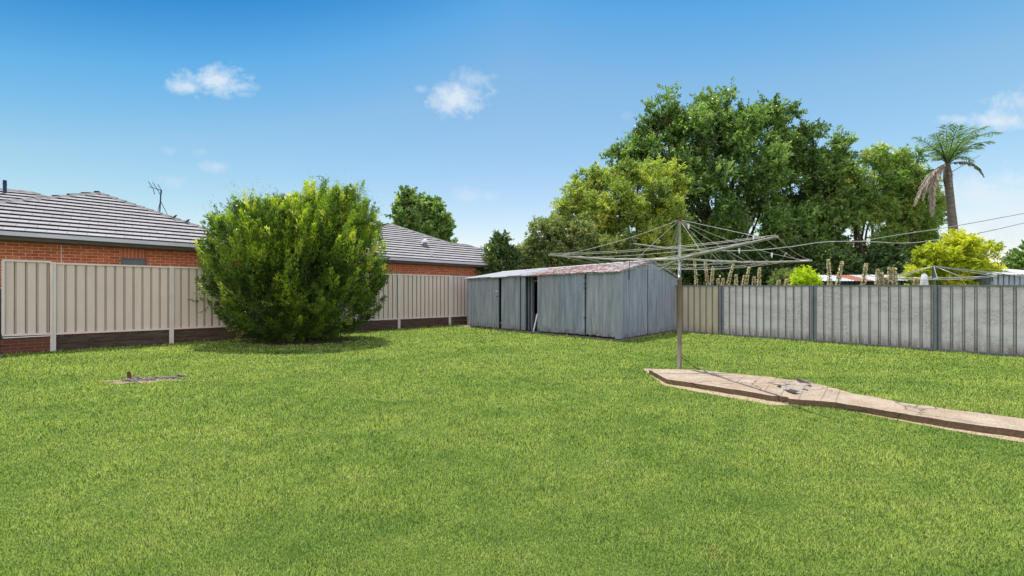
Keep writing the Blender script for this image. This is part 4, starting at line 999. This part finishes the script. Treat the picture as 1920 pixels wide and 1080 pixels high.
foliage('leafy_tufts', bbush, LM['bush'], bl, 2400, 26, .28, .08, .024, up=1.0, spread=.55, rnd=.4, shell=.2, seed=21, clipfn=cf, floor=.02, sub=10, subr=(.16, .28), subz=1.4, subv=.18, reach=(.5, 1.0), varbias=-.06)
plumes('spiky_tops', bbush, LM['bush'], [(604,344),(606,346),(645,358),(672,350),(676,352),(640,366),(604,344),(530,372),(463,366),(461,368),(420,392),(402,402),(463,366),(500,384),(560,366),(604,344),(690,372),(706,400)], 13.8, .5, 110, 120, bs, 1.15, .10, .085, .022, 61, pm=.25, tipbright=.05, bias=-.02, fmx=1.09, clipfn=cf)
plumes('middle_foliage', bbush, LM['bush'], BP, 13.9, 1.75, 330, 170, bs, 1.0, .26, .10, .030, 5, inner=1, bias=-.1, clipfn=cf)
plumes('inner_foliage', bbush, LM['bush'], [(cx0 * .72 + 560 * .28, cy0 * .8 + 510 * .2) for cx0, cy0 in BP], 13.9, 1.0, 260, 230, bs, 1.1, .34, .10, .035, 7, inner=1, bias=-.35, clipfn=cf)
foliage('top_sprays', bbush, LM['bush'], pxblobs([(604, 368, 12, 26), (650, 372, 20, 22), (463, 376, 22, 18), (425, 402, 16, 14), (520, 392, 34, 16), (680, 388, 14, 20), (400, 415, 14, 18), (632, 366, 6, 14), (700, 415, 8, 20), (390, 470, 10, 30)], by), 260, 12, .5, .06, .013, up=1.4, spread=.5, rnd=.3, shell=.2, seed=8, clipfn=cf)
# big dark tree
ASH = [(1240,203,26,30),(1250,228,20,28),(1213,250,26,34),(1190,285,26,30),(1160,292,16,18),(1310,212,24,32),(1338,208,26,32),(1380,208,32,34),(1425,222,34,34),(1465,240,30,34),(1476,256,18,22),
       (1235,275,44,44),(1290,270,48,50),(1350,265,50,52,-1.2),(1410,275,52,50,-1.5),(1460,290,44,46,-1),(1215,320,50,40),(1300,330,56,50,-1.5),(1370,340,56,52,-2.2),(1440,350,54,50,-2),(1330,400,60,50,-1.5),(1400,410,60,50,-2),(1460,420,48,50,-1),(1300,460,50,50,-1),(1370,470,60,50,-1),(1440,480,55,45),(1175,320,30,26),(1320,520,60,30),(1410,520,60,30),
       (1340,235,30,30,-.5),(1390,245,34,32,-1)]
tree('ash_tree', 'tallest dark green tree rising behind the shed and clothes hoist', 'tree', 30, ASH, 1370, 'ash', 7200, 22, .62, .20, .10, r0=.4, fork=.3, up=.4, spread=1.0, rnd=.6, shell=.3, seed=11, sub=9, subr=(.19, .31), subz=1.15, reach=(.4, 1.15), subv=.15, varbias=.06, nmax=24)
ASH2 = [(1518,258,18,24),(1500,300,26,26),(1540,300,28,30),(1563,280,18,22),(1580,300,16,18),(1530,340,40,40),(1565,345,32,40),(1500,370,40,40),(1550,400,45,45),(1515,440,45,45),(1560,460,40,45),(1530,500,55,35)]
tree('ash_tree', 'dark green tree with two narrow tops right of the tallest tree', 'tree', 29, ASH2, 1545, 'ash', 2900, 22, .6, .20, .10, r0=.28, up=.4, spread=1.0, rnd=.6, shell=.3, seed=12, sub=10, subr=(.2, .34), reach=(.35, 1.05), subv=.15, nmax=12)
YEL = [(1240,335,36,36),(1195,335,36,30),(1150,335,34,30),(1110,345,30,30),(1085,370,30,30),(1062,390,20,26),(1225,375,50,44,-1),(1165,385,54,46,-1),(1110,400,46,44,-.5),(1250,410,36,46),(1190,430,60,44,-.6),(1120,445,56,40),(1240,490,50,30),(1205,465,40,30),(1285,470,26,40),(1268,350,16,34),(1055,410,22,20),(1250,460,40,40)]
tree('spreading_tree', 'rounded yellow green tree directly behind the shed roof', 'tree', 26, YEL, 1170, 'yell', 5600, 22, .42, .14, .07, r0=.25, up=.35, spread=.9, rnd=.6, shell=.3, seed=13, sub=9, subr=(.2, .36), reach=(.4, 1.0), subv=.13, nmax=12)
MIX = [(1030,450,34,36),(1060,440,36,34),(1100,450,40,40),(1140,460,40,40),(1010,480,30,30),(1060,485,44,34),(1120,490,50,30),(1170,480,26,34),(992,462,12,16),(985,490,22,22)]
tree('fruit_shrub', 'broad mottled shrub with reddish new leaves just behind the shed roof', 'shrub', 24, MIX, 1080, 'mixed', 3600, 20, .36, .125, .065, r0=.12, fork=.2, up=.3, spread=1, rnd=.7, shell=.3, seed=14, sub=7, subv=.1, nmax=8)
SHR = [(936,470,24,24),(915,490,18,24),(955,485,20,24),(932,498,34,22),(904,505,12,14),(940,452,12,10),(968,478,10,12)]
tree('dark_shrub', 'small dark green shrub over the fence corner left of the shed roof', 'shrub', 22.6, SHR, 935, 'dark', 1100, 20, .3, .13, .07, r0=.07, fork=.25, up=.3, spread=1, rnd=.7, shell=.3, seed=15, sub=6, subv=.1, nmax=6, clipfn=lambda b: ((b[:, 0] - P0.x) * Nn.x + (b[:, 1] - P0.y) * Nn.y) > .1)
POP = [(762,380,18,20),(750,395,12,16),(785,385,18,20),(803,390,16,22),(770,410,26,22),(800,415,26,24),(825,420,18,22),(780,435,28,20),(815,440,24,18),(838,425,10,14),(745,412,10,10),(835,440,10,10)]
tree('distant_tree', 'small dark green tree standing behind the right-hand brick house roof', 'tree', 36, POP, 795, 'ash', 1000, 18, .6, .27, .17, r0=.25, up=.5, spread=1, rnd=.6, shell=.3, seed=16, sub=6, subv=.12, nmax=8, varbias=.08)
tree('distant_tree', 'tiny leafy treetop peeking over the roof ridge beside the dark tree', 'tree', 38, [(844, 452, 5, 6), (838, 458, 8, 6)], 842, 'ash', 30, 12, .3, .25, .15, r0=.1, seed=41, nmax=2)
WIL = [(1578,345,20,26),(1585,320,16,18),(1640,300,32,22),(1668,300,26,20),(1610,325,30,28),(1700,310,26,22),(1720,330,28,26),(1650,340,40,34),(1600,365,36,34),(1690,355,40,36),(1740,350,18,26),(1640,385,40,30),(1720,395,34,36),(1680,405,36,34),(1750,385,14,30),(1590,400,24,28),(1740,420,24,24),(1700,440,40,30),(1650,470,44,28),(1740,460,30,30),(1690,490,44,30),(1755,500,24,26),(1650,515,44,22)]
tree('elm_tree', 'light green tree with dark branches showing left of the palm', 'tree', 28, WIL, 1630, 'willow', 4600, 22, .5, .17, .07, r0=.26, fork=.22, up=-.1, spread=.8, rnd=.6, shell=.3, droop=.5, seed=17, sub=8, subr=(.2, .34), reach=(.4, 1.08), subv=.13, varbias=.08, nmax=20)
DK = [([(1300,500,40,34),(1340,515,40,26),(1295,520,22,22)], 1310, 'dark green bush low behind the fence next to the shed gable', 31),
      ([(1390,505,44,30),(1430,515,40,24),(1360,520,30,20)], 1400, 'dark green bush low behind the fence under the hoist right arm', 32),
      ([(1560,505,40,28),(1520,490,40,34),(1600,515,30,22)], 1550, 'dark green bush low behind the fence left of the neighbouring roofs', 33),
      ([(1650,505,40,26),(1690,500,40,30),(1720,515,30,22)], 1680, 'dark green bush low behind the neighbouring roofs and the elm', 34)]
for px, bx, lb_, sd in DK:
    tree('dark_bush', lb_, 'bush', 26.5, px, bx, 'dark', 900, 18, .5, .2, .11, r0=.1, fork=.1, seed=sd, nmax=5, shell=.4, group='dark bushes behind the right fence')
tree('pale_shrub', 'small pale green shrub just above the fence left of the lime shrub', 'shrub', 17.5, [(1470,522,16,12),(1485,518,12,12),(1458,528,10,9),(1470,545,22,16)], 1470, 'mixed', 420, 14, .2, .08, .045, r0=.03, fork=.1, seed=22, nmax=3)
tree('lime_shrub', 'small bright lime yellow shrub peeking over the right fence', 'shrub', 16.5, [(1509,520,17,16),(1498,530,12,12),(1522,528,11,12),(1509,545,22,18)], 1509, 'lime', 700, 14, .16, .07, .04, r0=.03, fork=.1, seed=23, nmax=3)
GOLD = [(1785,470,40,26),(1750,485,34,24),(1820,480,34,26),(1725,505,22,22),(1845,500,22,22),(1780,505,50,26),(1830,515,34,22),(1740,520,34,16),(1860,512,10,12),(1790,452,20,10),(1780,535,60,22)]
tree('golden_bush', 'large rounded golden yellow bush at the foot of the palm', 'bush', 19, GOLD, 1785, 'gold', 2600, 18, .28, .12, .06, r0=.1, fork=.15, up=.4, spread=.9, rnd=.6, shell=.3, seed=24, sub=7, subv=.12, nmax=8)
tree('distant_tree', 'dark tree cut off at the right edge above the neighbouring roofs', 'tree', 34, [(1915,490,18,14),(1900,500,16,10),(1935,480,22,22),(1895,508,12,8),(1925,510,24,16)], 1920, 'ash', 420, 16, .5, .22, .12, r0=.15, seed=25, nmax=4, varbias=.08)

# palm
PY = 25.0
pc = P(1777, 318, PY); pb = P(1789, HY, PY); palm = empty('palm_tree', Vector((pb.x, pb.y, 0)), 'tall palm with a tuft of green fronds and hanging dead fronds', 'palm tree')
m = MB(); pts, rad = [], []
tk = [(1789, 600, 14), (1789, 480, 12), (1787, 430, 11.5), (1783, 390, 10.5), (1779, 350, 10), (1777, 335, 11), (1776, 318, 9), (1777, 300, 5)]
sp2 = spline([P(x, y, PY) for x, y, r in tk], 10); rs = np.interp(np.linspace(0, 7, len(sp2)), range(8), [t[2] for t in tk])
for i, p in enumerate(sp2):
    if p.z > 0: pts.append(p); rad.append(float(rs[i]) * .6 * PY / F * (1 + .05 * (i % 2)))
m.tube([Vector((pb.x, pb.y, -.1))] + pts, [rad[0]] + rad, 12); m.build('trunk', M['palm_bark'], palm)
def frond(tipx, tipy, ctrl, mat, dY=0, ll=.55, dens=54, droop=.6, name='frond', seed=0, half=False):
    g = np.random.default_rng(seed); a = P(1777, 308, PY); t_ = P(tipx, tipy, PY + dY); c = P(ctrl[0], ctrl[1], PY + dY * .5)
    ts = np.linspace(0, 1, dens); A, B, Cc = np.array(a[:]), np.array(c[:]), np.array(t_[:])
    pt = ((1 - ts) ** 2)[:, None] * A + (2 * ts * (1 - ts))[:, None] * B + (ts ** 2)[:, None] * Cc
    tg = np.gradient(pt, axis=0); tg /= np.linalg.norm(tg, axis=1)[:, None]
    m = MB(); m.tube([tuple(p) for p in pt[::6]] + [tuple(pt[-1])], [.035 * (1 - .8 * k / (len(pt[::6]))) for k in range(len(pt[::6]) + 1)], 5); o = m.build(name, M['palm_bark'] if mat == 'dead' else LM[mat], palm)
    sd = np.cross(tg, np.array([0, 0, 1.0])); sd /= np.linalg.norm(sd, axis=1)[:, None] + 1e-6; up = np.cross(sd, tg)
    Q = []
    for s in (-1, 1):
        for rep in range(1 + (mat == 'dead')):
            sel = slice(6, None); n_ = len(ts[sel]); L = (ll * np.sin(np.pi * np.clip(ts[sel] * .85 + .1, 0, 1)) ** .6 * g.uniform(.7, 1.15, n_))[:, None]
            d = sd[sel] * s * g.uniform(.5, 1, (n_, 1)) + tg[sel] * .9 + up[sel] * g.uniform(-.3, .5, (n_, 1)) + np.array([0, 0, -droop]) * g.uniform(.3, 1, (n_, 1)); d /= np.linalg.norm(d, axis=1)[:, None]
            w_ = np.cross(d, up[sel] + g.normal(0, .4, (n_, 3))); w_ /= np.linalg.norm(w_, axis=1)[:, None]; w_ *= .022 if mat == 'palm' else .028
            b = pt[sel]; tip = b + d * L; tip[:, 2] -= (L[:, 0] ** 2) * droop * .4
            Q.append(np.stack([b, b + d * L * .4 + w_, tip, b + d * L * .4 - w_], 1))
    V = np.concatenate(Q); mesh_np('leaflets', V.reshape(-1, 3), 4, LM[mat], o, np.clip(g.normal(.5, .18, len(V)), 0, 1))
fr_ = [((1712, 257), (1750, 268), -.6, .34, 50), ((1755, 250), (1762, 272), -1.2, .6, 54), ((1776, 234), (1772, 268), .6, .65, 54), ((1797, 237), (1783, 262), -1, .6, 54), ((1822, 238), (1792, 255), .8, .6, 54), ((1848, 238), (1802, 250), -.6, .55, 60), ((1876, 250), (1822, 240), .5, .42, 66),
       ((1862, 266), (1815, 262), -1.2, .42, 54), ((1840, 278), (1805, 272), 1.2, .45, 50), ((1742, 278), (1760, 272), -1.5, .4, 46), ((1762, 262), (1768, 285), -1.8, .6, 46), ((1806, 262), (1790, 280), -1.8, .6, 46), ((1822, 305), (1808, 282), -1.2, .35, 40), ((1768, 246), (1768, 262), 1.8, .6, 50), ((1830, 252), (1800, 262), 1.8, .5, 50), ((1752, 300), (1760, 290), 1.0, .35, 36)]
for i, (tp, ct, dY, ll, dn) in enumerate(fr_): frond(tp[0], tp[1], ct, 'palm', dY, ll * 1.35, int(dn * .8), .55, seed=i)
for i, (tp, ct, dY, ll) in enumerate((((1714, 384), (1738, 312), -.5, .42), ((1748, 402), (1745, 308), -.8, .5), ((1731, 372), (1748, 306), -.2, .4), ((1845, 332), (1828, 292), -.3, .24), ((1783, 350), (1786, 318), -.7, .16))):
    frond(tp[0], tp[1], ct, 'dead', dY, ll, 50, 1.3, seed=50 + i)
m = MB(); m.tube([P(1785, 322, PY), P(1838, 291, PY - .4)], [.02, .008], 5); m.build('bare_stalk', M['palm_bark'], palm)

# dried flower spikes
SPK = [(1302,486,1306,.9),(1322,491,1327,.9),(1337,499,1334,.9),(1346,523,1347,.8),(1356,522,1355,.8),(1377,488,1364,.9),(1380,515,1380,.9),(1396,517,1393,.8),(1405,502,1398,.9),(1414,519,1413,.8),(1424,503,1423,.9),(1460,526,1459,.8),(1475,524,1474,.8),
       (1553,487,1556,.9),(1579,490,1570,.9),(1624,495,1618,.9),(1646,505,1645,.9),(1653,512,1652,.7),(1661,521,1661,.7),(1668,502,1669,.9),(1677,502,1678,.9),(1718,521,1717,.7)]
ORD = 'first second third fourth fifth sixth seventh eighth ninth tenth eleventh twelfth thirteenth fourteenth fifteenth sixteenth seventeenth eighteenth nineteenth twentieth twenty-first twenty-second'.split()
spk_leaf = leafmat('dry_seed_head', [(0, (.25, .22, .06)), (.3, (.60, .50, .26)), (.65, (.86, .76, .58)), (1, (.92, .90, .84))], .15, .7, .05, 3)
for i, (tx, ty, bx, wf_) in enumerate(SPK):
    s_, t_ = on_line(bx, RF0 + RN * .7, RD); tip = P(tx, ty, s_); low = P(bx, 536, s_); base = Vector((low.x + (low.x - tip.x) * .6, s_, 0))
    kind_ = 'tall' if ty < 505 else 'short'; dirn = 'leaning right' if tx - bx > 4 else ('leaning left' if tx - bx < -3 else 'upright')
    t = empty('flower_spike', base, '%s %s dried flower spike, %s from the left above the right fence' % (kind_, dirn, ORD[i]), 'flower spike', 'dried flower spikes over the right fence')
    m = MB(); m.tube([base, low, tip], [.02, .016, .006], 6); m.build('stem', M['timber'], t)
    g = np.random.default_rng(i + 60); n_ = int(110 + 210 * (541 - ty) / 55); tt = g.random(n_); lo2 = low - (tip - low) * .25
    axp = np.array(lo2[:]) + np.outer(tt, np.array((tip - lo2)[:])); rr_ = (.060 * wf_) * (1 - .75 * tt) * g.uniform(.4, 1, n_); a = g.uniform(0, 6.283, n_)
    c = axp + np.stack([np.cos(a) * rr_, np.sin(a) * rr_, np.zeros(n_)], 1)
    out = np.stack([np.cos(a), np.sin(a), np.full(n_, .5)], 1); wv = np.cross(out, g.normal(size=(n_, 3))); wv /= np.linalg.norm(wv, axis=1)[:, None]; out *= .046; wv *= .024
    V = np.stack([c, c + out * .5 + wv, c + out, c + out * .5 - wv], 1)
    mesh_np('seed_head', V.reshape(-1, 3), 4, spk_leaf, t, g.random(n_))

# neighbouring low sheds, hoist, umbrella, flower
def lowshed(name, label, x0, x1, Y, ytop, yeave, depth, rust=None, wallmat='galv2'):
    zE = EYE + (HY - yeave) / F * Y; zR = EYE + (HY - ytop) / F * (Y + depth); X0, X1 = (x0 - CX) / F * Y, (x1 - CX) / F * Y
    t = empty(name, (X0, Y, 0), label, 'shed'); k = max(3, int((X1 - X0) / .8)); L = (X1 - X0) / k
    for i in range(k):
        m = MB(); a = X0 + i * L; ns = 6
        pr = []
        for j in range(ns): s = a + L * j / ns; p_ = L / ns; pr += [(s, 0), (s + p_ * .65, 0), (s + p_ * .78, .025), (s + p_ * .92, .025)]
        pr.append((a + L * .995, 0))
        for (s0, h0_), (s1, h1_) in zip(pr, pr[1:]): m.face([(s0, Y - .15, zE + h0_), (s1, Y - .15, zE + h1_), (s1 + (depth * .25), Y + depth, zR + h1_), (s0 + depth * .25, Y + depth, zR + h0_)])
        o = m.build('roof_sheet', M['redrust'] if rust and rust[0] <= i < rust[1] else M['roofsheet'], t)
        if rust and rust[0] <= i < rust[1]: o['label'] = 'rust red roof sheet'
    m = MB(); corr(m, (X0 + .1, Y), (X1 - .1, Y), lambda f: 0, lambda f: zE - .01, nrm=(0, 1), period=.22, flat=.16); m.build('wall', M[wallmat], t)
    for XX in (X0 + .1, X1 - .1):
        m = MB(); corr(m, (XX, Y), (XX + depth * .25, Y + depth), lambda f: 0, lambda f: zE + (zR - zE) * f - .01, nrm=(1, 0), period=.22, flat=.16); m.build('wall', M[wallmat], t)
    return t
lowshed('low_shed', 'low neighbouring shed with pale roof and one rust red sheet behind the flower spikes', 1529, 1668, 21, 516, 527, 2.2, (2, 3), 'dark')
lowshed('low_shed', 'long low pale roofed shed partly behind the golden bush', 1672, 1856, 23, 515, 526, 2.5, None, 'dark')
lowshed('low_shed', 'ribbed grey shed with bright pale roof at the right edge', 1858, 1990, 17.5, 505, 515, 2.4, None)
q = P(1868, 497, 40); fr2 = empty('flat_roof_house', (q.x, 40, 0), 'distant dark flat roof line left of the tree at the right edge', 'house')
m = MB(); m.box((q.x + 2, 43, q.z + .03), (6, 5, .22)); m.build('roof', M['fascia'], fr2); m = MB(); m.box((q.x + 2, 43, q.z / 2 - .07), (5.4, 4.4, q.z - .12)); m.build('wall', M['slab'], fr2)
nY = 14.6; nb_ = P(1751, HY, nY)
nh = empty('rotary_clothesline', (nb_.x, nY, 0), 'neighbouring clothes hoist with dark mast beyond the right fence', 'clothesline')
tpz = P(1751, 499, nY).z; hz_ = P(1751, 522, nY).z
m = MB(); m.tube([(nb_.x, nY, 0), (nb_.x, nY, tpz)], .05, 10); m.build('mast', M['grey_frame'], nh)
ne = [P(1655, 521, nY + .6), P(1758, 524, nY - 1.9), P(1870, 518, nY - .5), P(1745, 519, nY + 2.0)]
ntop, nhub = Vector((nb_.x, nY, tpz)), Vector((nb_.x, nY, hz_))
for e in ne:
    m = MB(); m.tube([nhub, e], .018, 7); m.build('arm', M['pipe'], nh)
    m = MB(); m.tube([ntop, nhub.lerp(e, .97)], .010, 5); m.build('stay_wire', M['wire'], nh)
m = MB(); m.tube([ntop, P(1685, 519, nY)], .016, 6); m.tube([ntop, P(1800, 518, nY - 1)], .012, 6); m.tube([ntop, P(1925, 519, nY)], .016, 6); m.build('strut', M['pipe'], nh)
for t in (.5, .75, .97):
    m = MB()
    for i in range(4): m.tube(wirept(nhub.lerp(ne[i], t), nhub.lerp(ne[(i + 1) % 4], t), .04), .007, 5, False)
    m.build('clothes_line', M['wire'], nh)
uq = P(1733, HY, 14.0); ut = P(1733, 512, 14.0).z
um = empty('garden_umbrella', (uq.x, uq.y, 0), 'closed pale umbrella beside the neighbouring hoist mast', 'umbrella')
m = MB(); m.tube([(uq.x, uq.y, 0), (uq.x, uq.y, ut + .04)], .02, 8); m.build('pole', M['pipe'], um)
m = MB(); pts = [(uq.x, uq.y, ut - 1.1), (uq.x, uq.y, ut - .8), (uq.x, uq.y, ut - .3), (uq.x, uq.y, ut - .06), (uq.x, uq.y, ut)]; m.tube(pts, [.13, .12, .10, .07, .02], 9); m.build('canopy', M['white'], um)
fq = P(1779, HY, 13.4); fz = P(1779, 532, 13.4).z
fp = empty('red_flower', (fq.x, fq.y, 0), 'single red flower just showing over the top of the right fence', 'flower')
m = MB(); m.tube([(fq.x, fq.y, 0), (fq.x, fq.y, fz)], .008, 5); m.build('stem', LM['palm'], fp)
m = MB()
for k in range(9):
    a = 6.283 * k / 9; c = Vector((fq.x, fq.y, fz)); o_ = Vector((math.cos(a), math.sin(a), .35)) * .10; s_ = Vector((-math.sin(a), math.cos(a), 0)) * .035
    m.face([c, c + o_ * .6 + s_, c + o_, c + o_ * .6 - s_])
m.build('petals', simple('red_petal', (.6, .02, .02), (.75, .04, .03), 5, .5), fp)
